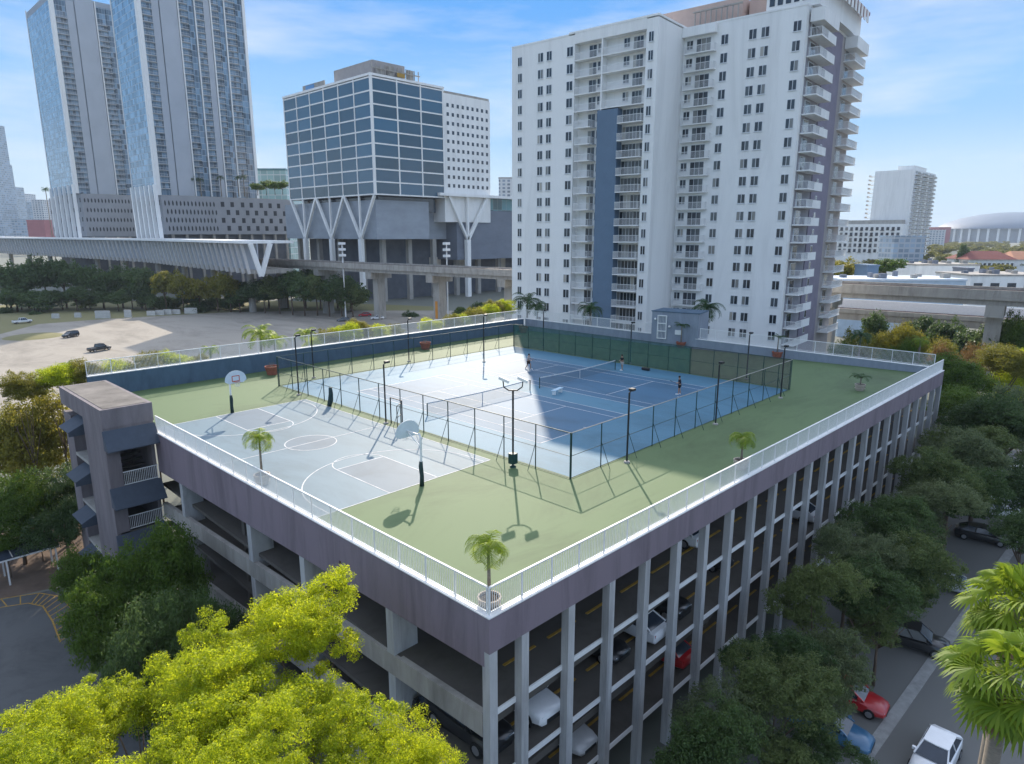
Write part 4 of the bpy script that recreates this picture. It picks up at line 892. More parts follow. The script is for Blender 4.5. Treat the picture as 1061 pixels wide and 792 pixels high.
RT_ = mat('red_roof_tile', (.2, .06, .05), .85, .2, .4, stretch=(4, 1, 1)); RTO = mat('orange_roof_tile', (.42, .2, .12), .85, .15, .4)
lowb('white building with a dark red tiled roof near the right edge', 1003, 1050, 269, 280, 420, WALLW, 22, RT_, (10, 5.5, 2.2, 1.6), 5)
lowb('white building with an orange tiled roof at the right edge beside the red-roofed one', 1050.5, 1085, 269, 280, 425, WALLW, 22, RTO, None, 5)
lowb('white flat-roofed warehouse behind the guideway left of the red roofed building', 946, 1012, 275, 300, 260, WALLW, 20, CONCL)
lowb('low white building with three dark square windows behind the guideway', 1003, 1090, 286, 306, 215, WALLW, 18, CONCL, (5, 4.3, 2.2, 2.8))
lowb('low pale blue-roofed canopy building just behind the guideway', 872, 1000, 291, 300, 190, mat('pale_blue_wall', (.4, .5, .6), .8, .1, .5), 16, mat('white_blue_roof', (.55, .62, .7), .7, .1, .3))
def roofbits(o, n, seed):
    g = random.Random(seed); bb = [c for c in o.children if c.name.startswith('roof')][0]; xs_ = [v.co.x for v in bb.data.vertices]; ys_ = [v.co.y for v in bb.data.vertices]; zt_ = max(v.co.z for v in bb.data.vertices)
    for i in range(n):
        x = g.uniform(min(xs_)+2, max(xs_)-3); y = g.uniform(min(ys_)+1, max(ys_)-3); w = g.uniform(.8, 2.2); MB().box(x, x+w, y, y+g.uniform(.8, 2), zt_+.001, zt_+g.uniform(.7, 1.6)).build('roof_unit', [CONC if i % 2 else CLADD], o)
for o in [o for o in COL.objects if o.name.startswith('low_building') and 'tiled' not in o['label']]: roofbits(o, 9, len(o.name))
lowb('small dark blue container on the pale canopy building', 897, 908, 276, 300, 205, BPANEL, 8)
lowb('small dark container standing at the end of the white warehouse', 1000, 1006, 279, 300, 230, CLADD, 8)
block('light blue glazed low block in front of the slab tower', 928, 960, 246, 480, FARG, 20, FARG)

# ------------------------------------------------------------ foliage
def np_mesh(name, V, F, mats, mi=None):
    me = bpy.data.meshes.new(name); V = np.asarray(V, np.float32); F = np.asarray(F, np.int32); k = F.shape[1]
    me.vertices.add(len(V)); me.vertices.foreach_set('co', V.ravel()); me.loops.add(F.size); me.loops.foreach_set('vertex_index', F.ravel())
    me.polygons.add(len(F)); me.polygons.foreach_set('loop_start', np.arange(len(F), dtype=np.int32)*k); me.polygons.foreach_set('loop_total', np.full(len(F), k, np.int32))
    for m in mats: me.materials.append(m)
    if mi is not None: me.polygons.foreach_set('material_index', np.asarray(mi, np.int32))
    me.update(calc_edges=True); me.validate(); return me
def unit(a): return a/np.maximum(np.linalg.norm(a, axis=1, keepdims=True), 1e-9)
def crown_mesh(name, nclump, per, leaf, seed, flat=.8, clump=.3, lumps=5, lumpr=.62, spread=(.2, .55)):
    # leaves as small folded rhombs scattered in many tufts; the tufts sit on a few uneven lobes
    g = np.random.default_rng(seed)
    lobes = unit(g.normal(size=(lumps, 3)))*g.uniform(*spread, (lumps, 1)); lobes[:, 2] = lobes[:, 2]*.7+.05; lr = g.uniform(lumpr*.7, lumpr*1.1, lumps)
    d = unit(g.normal(size=(nclump, 3))); d[:, 2] = np.abs(d[:, 2])*1.1-.35; d = unit(d); li = g.integers(0, lumps, nclump)
    C = lobes[li]+d*(lr[li]*g.uniform(.62, 1.05, nclump))[:, None]; C[:, 2] *= flat
    cr = clump*g.uniform(.55, 1.25, nclump)
    k = g.integers(0, nclump, nclump*per); dd = unit(g.normal(size=(len(k), 3))); dd[:, 2] = np.where(dd[:, 2] < -.2, dd[:, 2]*.4, dd[:, 2])
    P = C[k]+dd*(cr[k]*g.uniform(.25, 1, len(k))**.6)[:, None]*np.array([1, 1, .75])
    nrm = unit(dd+g.normal(scale=.55, size=dd.shape)+np.array([0, 0, .45])); a = unit(np.cross(nrm, g.normal(size=nrm.shape))); b = np.cross(nrm, a)
    L = (leaf*g.uniform(.6, 1.25, len(k)))[:, None]; droop = nrm*L*.22
    V = np.stack([P-a*L, P-b*L*.48-droop, P+a*L, P+b*L*.48-droop], 1).reshape(-1, 3)
    return np_mesh(name, V, np.arange(len(V)).reshape(-1, 4), [L_GRN])
HI = [crown_mesh('crown_fine', 330, 85, .024, 10+i, .85, .19, 9, .62) for i in range(4)]
NEAR = [crown_mesh('crown_near', 210, 235, .0165, 70+i, .95, .15, 11, .46, (.3, .78)) for i in range(4)]
LOOSE = [crown_mesh('crown_loose', 330, 80, .023, 90+i, .9, .15, 9, .46, (.3, .8)) for i in range(5)]
MID = [crown_mesh('crown_medium', 110, 46, .06, 30+i, .8, .26, 6, .6) for i in range(4)]
LOW = [crown_mesh('crown_coarse', 60, 30, .1, 50+i, .75, .3, 5, .6) for i in range(3)]
def trunk_mesh(seed):
    g = random.Random(seed); b = MB(); b.tube([(0, 0, 0), (.01, .01, .25), (-.01, .02, .5)], [.032, .024, .018], 7)
    for i in range(6):
        a = i*1.05+g.uniform(-.4, .4); r = g.uniform(.16, .36); z0 = g.uniform(.34, .52)
        b.tube([(0, .01, z0), (r*.5*math.cos(a), r*.5*math.sin(a), z0+.14), (r*math.cos(a), r*math.sin(a), z0+g.uniform(.22, .4))], [.014, .009, .004], 5)
    me = bpy.data.meshes.new('trunk'); me.from_pydata(b.v, [], b.f); me.materials.append(TRUNK); me.polygons.foreach_set('use_smooth', [True]*len(b.f)); me.update(); return me
TRK = [trunk_mesh(i) for i in range(3)]; TN_ = [0]
def tree(label, x, y, top, rad, m, lib, group=None, base=GZ, flat=1., name='broadleaf_tree', cat='tree', rz=None, droop=0):
    i = TN_[0]; TN_[0] += 1
    r = thing(name, label, cat, (x, y, base), group, world=False); h = top-base
    tk = bpy.data.objects.new('trunk', TRK[i % 3]); COL.objects.link(tk); tk.parent = r; tk.scale = (rad*1.5, rad*1.5, max(.1, (h-rad*.35)))
    c = bpy.data.objects.new('crown', lib[i % len(lib)]); COL.objects.link(c); c.parent = r; zs = rad*flat
    c.location = (0, 0, h-zs*.78)
    if droop: zs = max(zs, h*(.62 if droop == 1 else .4)); c.location = (0, 0, h-zs*.78)
    c.location = c.location; c.scale = (rad, rad, zs); c.rotation_euler = (0, 0, rz if rz is not None else i*2.4)
    c.material_slots[0].link = 'OBJECT'; c.material_slots[0].material = m
    return r
def tree_px(label, u, v, D, rad, m, lib, group=None, flat=1., **k):     # v: the crown's top
    P = atD(u, v, D); return tree(label, P[0], P[1], P[2], rad, m, lib, group, flat=flat, **k)

# sunny trees at the lower left
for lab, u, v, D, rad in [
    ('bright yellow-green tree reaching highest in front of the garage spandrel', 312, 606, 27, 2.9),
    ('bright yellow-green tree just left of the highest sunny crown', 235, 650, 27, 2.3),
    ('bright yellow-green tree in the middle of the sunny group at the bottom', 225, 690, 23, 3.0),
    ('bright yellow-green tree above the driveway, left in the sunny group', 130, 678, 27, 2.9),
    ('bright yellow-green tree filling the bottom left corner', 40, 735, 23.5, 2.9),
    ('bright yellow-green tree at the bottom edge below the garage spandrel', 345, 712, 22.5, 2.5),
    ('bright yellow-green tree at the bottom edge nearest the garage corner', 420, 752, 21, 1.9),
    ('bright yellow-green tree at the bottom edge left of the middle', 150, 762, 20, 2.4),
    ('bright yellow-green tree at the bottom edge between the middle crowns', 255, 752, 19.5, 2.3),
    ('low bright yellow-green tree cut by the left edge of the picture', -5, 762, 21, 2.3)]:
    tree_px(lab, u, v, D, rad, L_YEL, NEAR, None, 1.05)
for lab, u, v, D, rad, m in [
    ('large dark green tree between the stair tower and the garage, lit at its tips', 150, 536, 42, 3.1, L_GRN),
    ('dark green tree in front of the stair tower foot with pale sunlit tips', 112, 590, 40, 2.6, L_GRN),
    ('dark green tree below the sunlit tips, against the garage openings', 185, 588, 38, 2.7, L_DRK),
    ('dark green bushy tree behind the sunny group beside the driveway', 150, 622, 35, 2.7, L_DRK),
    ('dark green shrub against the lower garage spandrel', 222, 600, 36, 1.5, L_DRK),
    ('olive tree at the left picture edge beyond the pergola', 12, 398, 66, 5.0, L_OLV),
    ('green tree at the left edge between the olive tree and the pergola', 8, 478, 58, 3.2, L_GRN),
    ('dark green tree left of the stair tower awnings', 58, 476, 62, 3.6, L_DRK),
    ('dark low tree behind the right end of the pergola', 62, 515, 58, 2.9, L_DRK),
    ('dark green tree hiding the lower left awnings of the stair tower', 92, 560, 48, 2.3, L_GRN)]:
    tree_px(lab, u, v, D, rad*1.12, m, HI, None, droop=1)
# dark street trees along the columns
stt = [(4.6, -5.6, -7.4, 2.6), (7.6, -6.3, -5.7, 2.9), (11, -5.2, -6.6, 2.7), (14.0, -6.4, -5.4, 3.0), (17.4, -4.6, -6.2, 2.8), (20.4, -6.6, -6.4, 2.8), (23.4, -5.0, -4.9, 3.1), (27.2, -6.4, -5.6, 3.2), (30.4, -4.6, -4.2, 3.2), (34, -6.4, -4.8, 3.6), (38, -5.2, -3.6, 3.6), (42, -6.8, -4.2, 3.8), (46.5, -5.4, -2.8, 3.9), (51, -6.6, -3.2, 4.1), (55.5, -5.6, -2.0, 4.1), (60.5, -7, -2.4, 4.5), (65, -5.6, -1.2, 4.5), (70.5, -7, -1.0, 4.8)]
for i, (x, y, t, r_) in enumerate(stt):
    tree(f'dark green street tree along the garage columns, {ORD[i]} from the near end', x, y, t, r_, [L_STR, L_DRK, L_STR2][i % 3], LOOSE, 'street trees along the garage columns', flat=[1.05, 1.3, 1.15, .95][i % 4])
for i, (x, y, t, r_) in enumerate([(1.2, -7.8, -9.0, 2.2), (2.0, -4.2, -8.6, 2.2), (72, -11.5, -3, 4.4)]):
    tree(['low dark tree at the bottom edge beside the gutter line', 'low dark tree hugging the near garage columns at the bottom edge', 'dark tree overhanging the kerb at the far end of the garage'][i], x, y, t, r_, L_DRK, HI)
for i, (x, y, t, r_) in enumerate([(8.2, -5.4, -8.0, 2.5), (11.4, -7.6, -8.4, 2.6), (14.4, -8.3, -8.9, 2.4), (18.4, -7.0, -8.0, 2.4), (27.6, -7.6, -7.4, 2.6), (33, -7.2, -6.8, 2.5)]):
    tree(f'low leafy tree between the columns and the gutter line, {ORD[i]} from the near end', x, y, t, r_, [L_STR2, L_STR, L_DRK][i % 3], LOOSE, 'low trees by the gutter line', flat=.95, name='small_tree', droop=.5)
for lab, u, v, D, rad, m in [
    ('mid green tree at the far corner of the garage below the guideway', 1000, 365, 90, 5.5, L_GRN),
    ('green tree at the right edge with sunlit yellow top', 1045, 350, 92, 4.5, L_OLV),
    ('dark green tree at the right edge above the parked white cars', 1050, 405, 70, 5.0, L_DRK),
    ('dark green tree between the far garage corner and the right edge trees', 1010, 400, 78, 5.0, L_GRN),
    ('dark tree at the right edge overhanging the street', 1070, 520, 50, 3.2, L_DRK),
    ('dark green tree on the right edge just above the fan palm', 1075, 470, 60, 4.4, L_DRK)]:
    tree_px(lab, u, v, D, rad, m, HI)
# sunny trees behind the far corner
for lab, u, v, D, rad, m, fl in [
    ('sunlit olive tree beside the apartment tower balconies, behind the deck', 893, 338, 108, 4.2, L_OLV, .9),
    ('sunlit yellow-green tree behind the deck, second from the apartment tower', 922, 332, 112, 4.2, L_OLV, .9),
    ('sunlit yellow-green tree in the middle of the row below the guideway', 952, 330, 110, 4.0, L_OLV, .9),
    ('sunlit tree at the end of the row behind the far deck corner', 982, 340, 112, 3.6, L_OLV, .9),
    ('brownish tree with reddish leaves behind the far deck corner', 1010, 353, 103, 2.9, L_BRN, .8),
    ('rust-tinged tree between the yellow-green row and the brownish tree', 985, 352, 100, 3.0, L_BRN, .8),
    ('yellow-green tree at the right edge below the lower guideway', 1052, 354, 100, 4.0, L_YEL, .85),
    ('dark green bush behind the deck wall next to the apartment tower', 872, 342, 104, 3.2, L_GRN, .9),
    ('dark tree at the right edge in front of the lower guideway', 1062, 318, 122, 4.5, L_GRN, 1.1),
    ('green tree behind the deck wall between two sunlit ones', 935, 346, 100, 3.2, L_GRN, .9)]:
    tree_px(lab, u, v, D, rad, m, HI, None, fl, droop=1)
for i, (u, v, D, rad) in enumerate([(905, 322, 150, 3.5), (958, 326, 148, 4), (985, 330, 140, 4), (1012, 334, 132, 4.5), (1035, 332, 128, 5), (1056, 330, 126, 5)]):
    tree_px(f'shaded dark tree below the guideways on the right, {ORD[i]} from the left', u, v, D, rad, L_DRK, MID, 'shaded trees below the guideways', 1., droop=1)
# hedge trees behind the long blue wall
hx = [(-4.5, 58, 2.7, 2.2), (-1.8, 58.4, 3.0, 2.3), (1.0, 58, 3.1, 2.4), (3.8, 58.5, 3.0, 2.4), (6.4, 58, 3.1, 2.4), (9, 58.3, 2.9, 2.2), (11.4, 58.3, 2.2, 1.9), (25.6, 58, 2.8, 1.9), (28, 58.3, 3.4, 2.1), (30.4, 58, 4.0, 2.4), (33.2, 58.5, 4.2, 2.4), (35.8, 58, 3.6, 2.2), (38.2, 58.4, 2.9, 1.9), (45.2, 58.6, 3.2, 2.1), (48, 58.2, 3.6, 2.2), (51, 58.8, 3.6, 2.3), (54, 58.8, 4.1, 2.4), (57, 59.3, 4.3, 2.4), (60, 60, 4.8, 2.5), (62.8, 61, 4.9, 2.4)]
for i, (x, y, t, r_) in enumerate(hx):
    tree(f'yellow-green bushy tree behind the long blue wall, {ORD[i]} from the stair tower', x, y, t, r_, [L_OLV, L_YEL][i % 2], HI, 'bushy trees behind the long blue wall', flat=1.15)
# dark belt of trees beyond the gravel lot, far trees
bel = [(4, 272), (22, 266), (42, 264), (62, 268), (82, 272), (102, 276), (122, 274), (142, 276), (155, 284), (296, 280), (314, 276), (330, 280), (348, 284), (362, 292), (14, 296), (36, 300), (258, 288), (276, 284)]
for i, (u, v) in enumerate(bel):
    tree_px(f'dark tree in the belt beyond the gravel lot, {ORD[i if i < 9 else i-9]} in its {"left" if i < 9 else "right"} part', u, v, 262 if v < 290 else 252, 8.5, L_DRK, MID, 'dark tree belt beyond the gravel lot', 1.15 if v < 290 else .9, droop=1)
for i in range(17):
    u, v, D = 4+i*14.5, (300, 296, 303, 298)[i % 4]+(6 if i > 10 else 0), 262-(i % 3)*4
    tree_px(f'low dark bushy tree under the tree belt beyond the gravel lot, {ORD[i]} from the left', u, v, D, 5.6, L_DRK if i % 3 else L_STR, MID, 'bushy trees under the dark tree belt', 1.0, name='bush', cat='bush', droop=1)
for i, (u, v, D) in enumerate([(6, 318, 250), (34, 322, 246), (52, 324, 246)]):
    tree_px(['low bush at the left edge of the gravel lot beside the white pickup', 'low bush behind the white pickup on the gravel lot', 'low bush right of the white pickup on the gravel lot'][i], u, v, D, 3.5, L_DRK, MID, None, .8, name='bush', cat='bush', droop=1)
for i, (u, v, D) in enumerate([(287, 284, 243), (300, 279, 240), (313, 283, 238), (326, 278, 238), (339, 284, 236), (352, 288, 236), (364, 296, 236), (246, 292, 250), (272, 290, 247)]):
    tree_px(f'dark green tree in the clump beneath the station end, {ORD[i]} from the left' if i < 7 else ['dark green tree between the sunlit olive trees and the station end', 'dark green tree right below the V-shaped station end'][i-7], u, v, D, 6.5, L_DRK if i % 3 else L_STR, MID, 'dark clump beneath the station end' if i < 7 else None, 1.2, droop=1)
for i, (u, v) in enumerate([(168, 280), (186, 281), (204, 283), (222, 281), (236, 286)]):
    tree_px(f'sunlit olive tree beyond the gravel lot, {ORD[i]} from the left', u, v, 250, 6.5, L_OLV, MID, 'sunlit olive trees beyond the gravel lot', 1.05, droop=1)
for lab, u, v, D, rad, m in [
    ('green tree in front of the white podium building, partly hidden by the tower', 876, 268, 215, 7, L_OLV),
    ('leafy green palm-like tree in front of the slab tower', 922, 264, 225, 5.5, L_GRN),
    ('dark bush by the station podium columns', 500, 312, 235, 4.5, L_DRK),
    ('green bush beside the white mast at the lot\'s far end', 478, 318, 215, 4.0, L_GRN),
    ('low dark bush by the parked cars at the far end of the lot', 425, 322, 240, 3.5, L_DRK)]:
    tree_px(lab, u, v, D, rad, m, MID)
r = thing('cypress', 'tall dark conical tree standing alone left of the red roofed building', 'tree', atD(996, 280, 430)*np.array([1, 1, 0])+np.array([0, 0, GZ]), world=False)
b = MB(); b.tube([(0, 0, 0), (0, 0, 4)], .5, 7); b.build('trunk', [TRUNK], r)
c = bpy.data.objects.new('crown', MID[0]); COL.objects.link(c); c.parent = r; c.location = (0, 0, 11.5); c.scale = (4.2, 4.2, 15); c.material_slots[0].link = 'OBJECT'; c.material_slots[0].material = L_DRK
# far woods: a low canopy nobody could count
def wood(name, label, pts, seed, m):
    g = np.random.default_rng(seed); base = LOW[0]; n0 = len(base.vertices); co = np.empty(n0*3, np.float32); base.vertices.foreach_get('co', co); co = co.reshape(-1, 3); VV = []
    for x, y, r_, h in pts:
        a = g.uniform(0, 6.28); c_, s_ = math.cos(a), math.sin(a); q = co.copy()*np.array([r_, r_, r_*.7]); q = np.stack([q[:, 0]*c_-q[:, 1]*s_, q[:, 0]*s_+q[:, 1]*c_, q[:, 2]], 1)+np.array([x, y, GZ+h]); VV.append(q)
    VV = np.concatenate(VV); me = np_mesh(name, VV, np.arange(len(VV)).reshape(-1, 4), [m]); o = bpy.data.objects.new(name, me); COL.objects.link(o); o['kind'] = 'stuff'; return tag(o, label, 'wood')
g_ = np.random.default_rng(5); pts = []
for i in range(170):
    D = g_.uniform(380, 1700); u = g_.uniform(955, 1100); P = atD(u, 260, D); pts.append((P[0], P[1], g_.uniform(7, 12), g_.uniform(4, 8)))
for i in range(60):
    D = g_.uniform(420, 900); u = g_.uniform(862, 960); P = atD(u, 260, D)
    if not (580 < P[0] < 690 and 125 < P[1] < 205): pts.append((P[0], P[1], g_.uniform(6, 9), g_.uniform(4, 7)))
wood('far_wood', 'hazy green treetops spreading towards the domed stadium', pts, 3, L_OLV)

# ------------------------------------------------------------ palms
def frond_strip(b_V, b_F, org, az, el, L, wdt, curl, g, n=9, mi=0):
    # pinnate frond: arched midrib with a pair of narrow leaflets per station
    p = np.array(org, float); d = np.array([math.cos(az)*math.cos(el), math.sin(az)*math.cos(el), math.sin(el)]); side = np.array([-math.sin(az), math.cos(az), 0]); e = el; st = L/n
    for i in range(n):
        q = p+d*st; t = (i+.5)/n; w = wdt*(math.sin(math.pi*min(1, t*.85+.12))**.7)
        for s in (-1, 1):
            for h_ in (.15, .6):
                m_ = p+(q-p)*h_; tip = m_+side*s*w+d*w*.55-np.array([0, 0, w*.42*g.uniform(.7, 1.3)]); a = st*.17
                k = len(b_V); b_V += [m_-d*a, m_+d*a, tip+d*a*.3, tip-d*a*.3]; b_F.append((k, k+1, k+2, k+3))
        k = len(b_V); r_ = side*.02*L/2; b_V += [p-r_, p+r_, q+r_, q-r_]; b_F.append((k, k+1, k+2, k+3))
        p = q; e -= curl/n*(1+t); d = np.array([math.cos(az)*math.cos(e), math.sin(az)*math.cos(e), math.sin(e)])
def palm_crown(seed, nf, L, wdt, m, el0=(.2, 1.2), curl=1.5):
    g = np.random.default_rng(seed); V, F = [], []
    for i in range(nf):
        frond_strip(V, F, (0, 0, 0), i*2.39996+g.uniform(-.2, .2), g.uniform(*el0), L*g.uniform(.8, 1.1), wdt, curl*g.uniform(.8, 1.2), g)
    return np_mesh('palm_crown', V, F, [m])
def palm(label, loc, h, cm, m, group=None, dead=0, pot=None, lean=(0, 0), cs=1., tr=.07, name='palm_tree', boots=False):
    r = thing(name, label, 'palm', loc, group, world=False)
    z0 = .35 if pot else 0; b = MB(); b.tube([(0, 0, z0-.1), (lean[0]*.3, lean[1]*.3, z0+h*.5), (lean[0], lean[1], z0+h)], [tr*1.25, tr, tr*.85], 8); b.build('trunk', [PTRUNK], r, smooth=True)
    c = bpy.data.objects.new('crown', cm); COL.objects.link(c); c.parent = r; c.location = (lean[0], lean[1], z0+h); c.scale = (cs,)*3; c.rotation_euler = (0, 0, loc[0]*3.1); c.material_slots[0].link = 'OBJECT'; c.material_slots[0].material = m
    if dead:
        g = np.random.default_rng(int(loc[0]*10) % 97); V, F = [], []
        for i in range(dead): frond_strip(V, F, (lean[0], lean[1], z0+h-.05), 2.2+i*math.pi/dead*2, .45, .9*cs, .12, 3.2, g)
        o = bpy.data.objects.new('dead_fronds', np_mesh('dead_fronds', V, F, [L_DEAD])); COL.objects.link(o); o.parent = r
    if pot:
        pr = thing('plant_pot', pot[0], 'pot', loc, pot[2] if len(pot) > 2 else None, world=False); k = pot[3] if len(pot) > 3 else 1.
        MB().lathe([(0, 0), (.34*k, 0), (.42*k, .32*k), (.5*k, .55*k), (.5*k, .63*k), (.43*k, .63*k), (.42*k, .52*k), (0, .52*k)], 16).build('pot', [pot[1]], pr, smooth=False)
        MB().lathe([(.415*k, .53*k), (.2*k, .57*k), (0, .58*k)], 12).build('soil', [SOIL], pr)
        b = MB()
        for kk in (.2, .42): b.lathe([(.44*k+.04*kk, kk*k), (.47*k+.04*kk, (kk+.03)*k), (.43*k+.04*kk, (kk+.06)*k)], 16)
        b.build('pot_bands', [pot[1]], pr)
    return r
PC1 = palm_crown(1, 18, 1.35, .36, L_PLM, (.1, 1.3), 2.0); PC2 = palm_crown(2, 16, 1.25, .34, L_PLM, (.2, 1.3), 2.0); PC3 = palm_crown(3, 18, 3.4, .7, L_PLD, (-.1, 1.3), 1.6); PC4 = palm_crown(4, 9, 1.2, .3, L_PLD, (.0, 1.2), 1.5)
def deckp(u, v): return atz(u, v, 0)
palm('small green potted palm with two drooping dead fronds by the basketball court', (.62, 20.6, 0), 2.55, PC1, L_PLM, None, 2, ('pale broken pot holding the palm beside the basketball court', POTW), (.05, .05))
palm('slender potted palm standing at the nearest corner of the deck', (.42, .42, 0), 2.45, PC1, L_PLM, None, 0, ('pale ribbed pot at the nearest corner of the deck', POTW), (.0, .05), .95)
P = deckp(772, 487); palm('yellowish potted palm by the long railing where the shade ends', (P[0], P[1]+.3, 0), 1.75, PC2, L_PLM, None, 3, ('pale pot of the yellowish palm by the long railing', POTW), (.02, 0), 1.05)
P = deckp(893, 405); palm('dark green palm in the shade near the far end of the long railing', (P[0], P[1]+.2, 0), .9, PC4, L_PLD, None, 0, ('pale pot half hidden behind the far end of the long railing', POTW), (0, 0), 1.1)
P = deckp(803, 370); palm('small palm in a red pot at the back wall right of the stair house', (64.6, 15.6, 0), 2.2, PC4, L_PLD, None, 0, ('red terracotta pot holding the small palm at the back wall', TERRA, None, 1.25), (0, 0), .9)
P = np.array((63.0, 28.0, 0)); palm('drooping palm in a red pot in front of the stair house', P, 2.6, PC4, L_PLD, None, 0, ('red terracotta pot of the drooping palm by the stair house', TERRA, None, 1.3), (0, 0), 1.2)
def lone_pot(label, P):
    pr = thing('plant_pot', label, 'pot', P, None, world=False); k = 1.35
    MB().lathe([(0, 0), (.38*k, 0), (.45*k, .32*k), (.55*k, .6*k), (.55*k, .7*k), (.48*k, .7*k), (.46*k, .58*k), (0, .58*k)], 16).build('pot', [TERRA], pr); MB().lathe([(.455*k, .59*k), (0, .62*k)], 12).build('soil', [SOIL], pr)
    b = MB()
    for i in range(7): a = i*.9; b.bar((0, 0, .6*k), (.3*math.cos(a), .3*math.sin(a), .6*k+.5), .02)
    b.build('dry_stalks', [PTRUNK], pr)
lone_pot('red terracotta pot behind the fence corner at the far left of the tennis courts', (16.6, 51.0, 0))
lone_pot('red terracotta pot in the middle of the strip by the long blue wall', (38.5, 51.8, 0))
lone_pot('red terracotta pot in the back corner where the two deck walls meet', (58.6, 52.8, 0))
def gpalm(label, u, v, D, cs, h=None, m=L_PLD, cm=PC3, grp=None):
    P = atD(u, v, D); palm(label, (P[0], P[1], GZ), P[2]-GZ-.4*cs, cm, m, grp, 0, None, (.3, .2), cs, .16)
gpalm('big feathery palm behind the blue wall left of the three lamp poles', 268, 343, 95, 1.05, m=L_PLM); gpalm('second feathery palm close right of the big one behind the blue wall', 283, 350, 93, .8, m=L_PLM); gpalm('feathery palm behind the blue wall behind the lamp poles', 315, 344, 92, .7, m=L_PLM)
gpalm('small bright palm behind the blue wall nearest the gravel lot trucks', 216, 361, 90, .5, m=L_PLM); gpalm('bright palm tuft among the hedge above the stair tower', 68, 378, 82, .5, m=L_PLM)
gpalm('dark bushy palm at the left foot of the apartment tower', 546, 309, 113, 1.1); gpalm('second dark palm at the left foot of the apartment tower', 556, 316, 110, .8); gpalm('dark palm in front of the blue panel of the apartment tower', 612, 318, 104, .85)
gpalm('tall dark palm in front of the apartment tower windows', 733, 316, 95, .95); gpalm('lower dark palm beside the tall one at the apartment tower', 722, 327, 95, .75)
gpalm('bright palm among the sunlit trees behind the far deck corner', 955, 352, 98, .55, m=L_PLM); gpalm('dark palm beside the tower in the row behind the deck', 893, 346, 102, .7)
for i, (u, v, D) in enumerate([(86, 187, 470), (98, 190, 470), (118, 190, 470), (127, 189, 470), (47, 196, 480)]):
    P = atD(u, v, D); palm(f'palm on the podium roof of the farther glass tower, {ORD[i]} from the left' if i < 4 else 'lone palm left of the farther glass tower', (P[0], max(P[1], 475) if i < 4 else P[1], 38.8 if i < 4 else GZ), P[2]-38.8 if i < 4 else P[2]-GZ, PC3, L_PLD, 'podium roof palms', 0, None, (0, 0), 1.1, .3)
for i, (u, v) in enumerate([(178, 182), (186, 183), (193, 184), (200, 185), (207, 186), (228, 184), (246, 184), (252, 183)]):
    P = atD(u, v, 352); palm(f'palm on the podium roof of the nearer glass tower, {ORD[i]} from the left', (P[0], min(P[1], 354.6) if False else P[1], 34.1), P[2]-34.1, PC3, L_PLD, 'podium roof palms', 0, None, (0, 0), .85, .25)
for i, (u, v, D) in enumerate([(266, 188, 345), (275, 186, 342), (284, 188, 340), (292, 187, 338)]):
    P = atD(u, v, D); tree(f'dark round tree on the right end of the podium roof, {ORD[i]} from the tower', P[0], P[1], P[2], 4.2, L_GRN, MID, 'podium roof trees', base=34.1)
# fan palms at the right edge
def fan_mesh(seed, nfan, L, el0, m):
    g = np.random.default_rng(seed); V, F = [], []
    for i in range(nfan):
        az = i*2.39996+g.uniform(-.2, .2); el = g.uniform(*el0); d = np.array([math.cos(az)*math.cos(el), math.sin(az)*math.cos(el), math.sin(el)]); side = np.array([-math.sin(az), math.cos(az), 0]); up = np.cross(d, side)*-1
        pl = L*g.uniform(.7, 1.0); c = d*pl; k = len(V); s_ = side*.025; V += [-s_, s_, c+s_, c-s_]; F.append((k, k+1, k+2, k+3))
        d2 = d+np.array([0, 0, -.55]); d2 /= np.linalg.norm(d2); R_ = L*g.uniform(.5, .72)
        n = 19
        for j in range(n):
            a = (j/(n-1)-.5)*4.6; dirv = d2*math.cos(a)+side*math.sin(a); dirv = dirv/np.linalg.norm(dirv); mid = c+dirv*R_*.6; tip = c+dirv*R_+np.array([0, 0, -R_*.3]); ws = np.cross(dirv, up); ws = ws/max(np.linalg.norm(ws), 1e-6)*R_*.075
            k = len(V); V += [c, mid-ws, tip, mid+ws]; F.append((k, k+1, k+2, k+3))
    return np_mesh('fan_crown', V, F, [m])
def fanpalm(label, P, cs, seed):
    r = thing('fan_palm', label, 'palm', (P[0], P[1], GZ), None, world=False); h = P[2]-GZ
    b = MB(); b.tube([(0, 0, 0), (.05, 0, h*.5), (0, 0, h)], [.3, .2, .19], 10); b.build('trunk', [PTRUNK], r, smooth=True)
    for nm, me, m in (('crown', fan_mesh(seed, 46, 1.25*cs, (-.75, 1.4), L_PLM), L_PLM), ('dead_skirt', fan_mesh(seed+5, 22, .95*cs, (-1.35, -.8), L_DEAD), L_DEAD)):
        o = bpy.data.objects.new(nm, me); COL.objects.link(o); o.parent = r; o.location = (0, 0, h if nm == 'crown' else h-.35*cs)
fanpalm('big sunlit fan palm with a brown skirt of dead fronds at the lower right edge', atD(1043, 700, 17.5), .9, 21)
fanpalm('second sunlit fan palm behind the big one at the right edge', atD(1050, 630, 20), .85, 22)

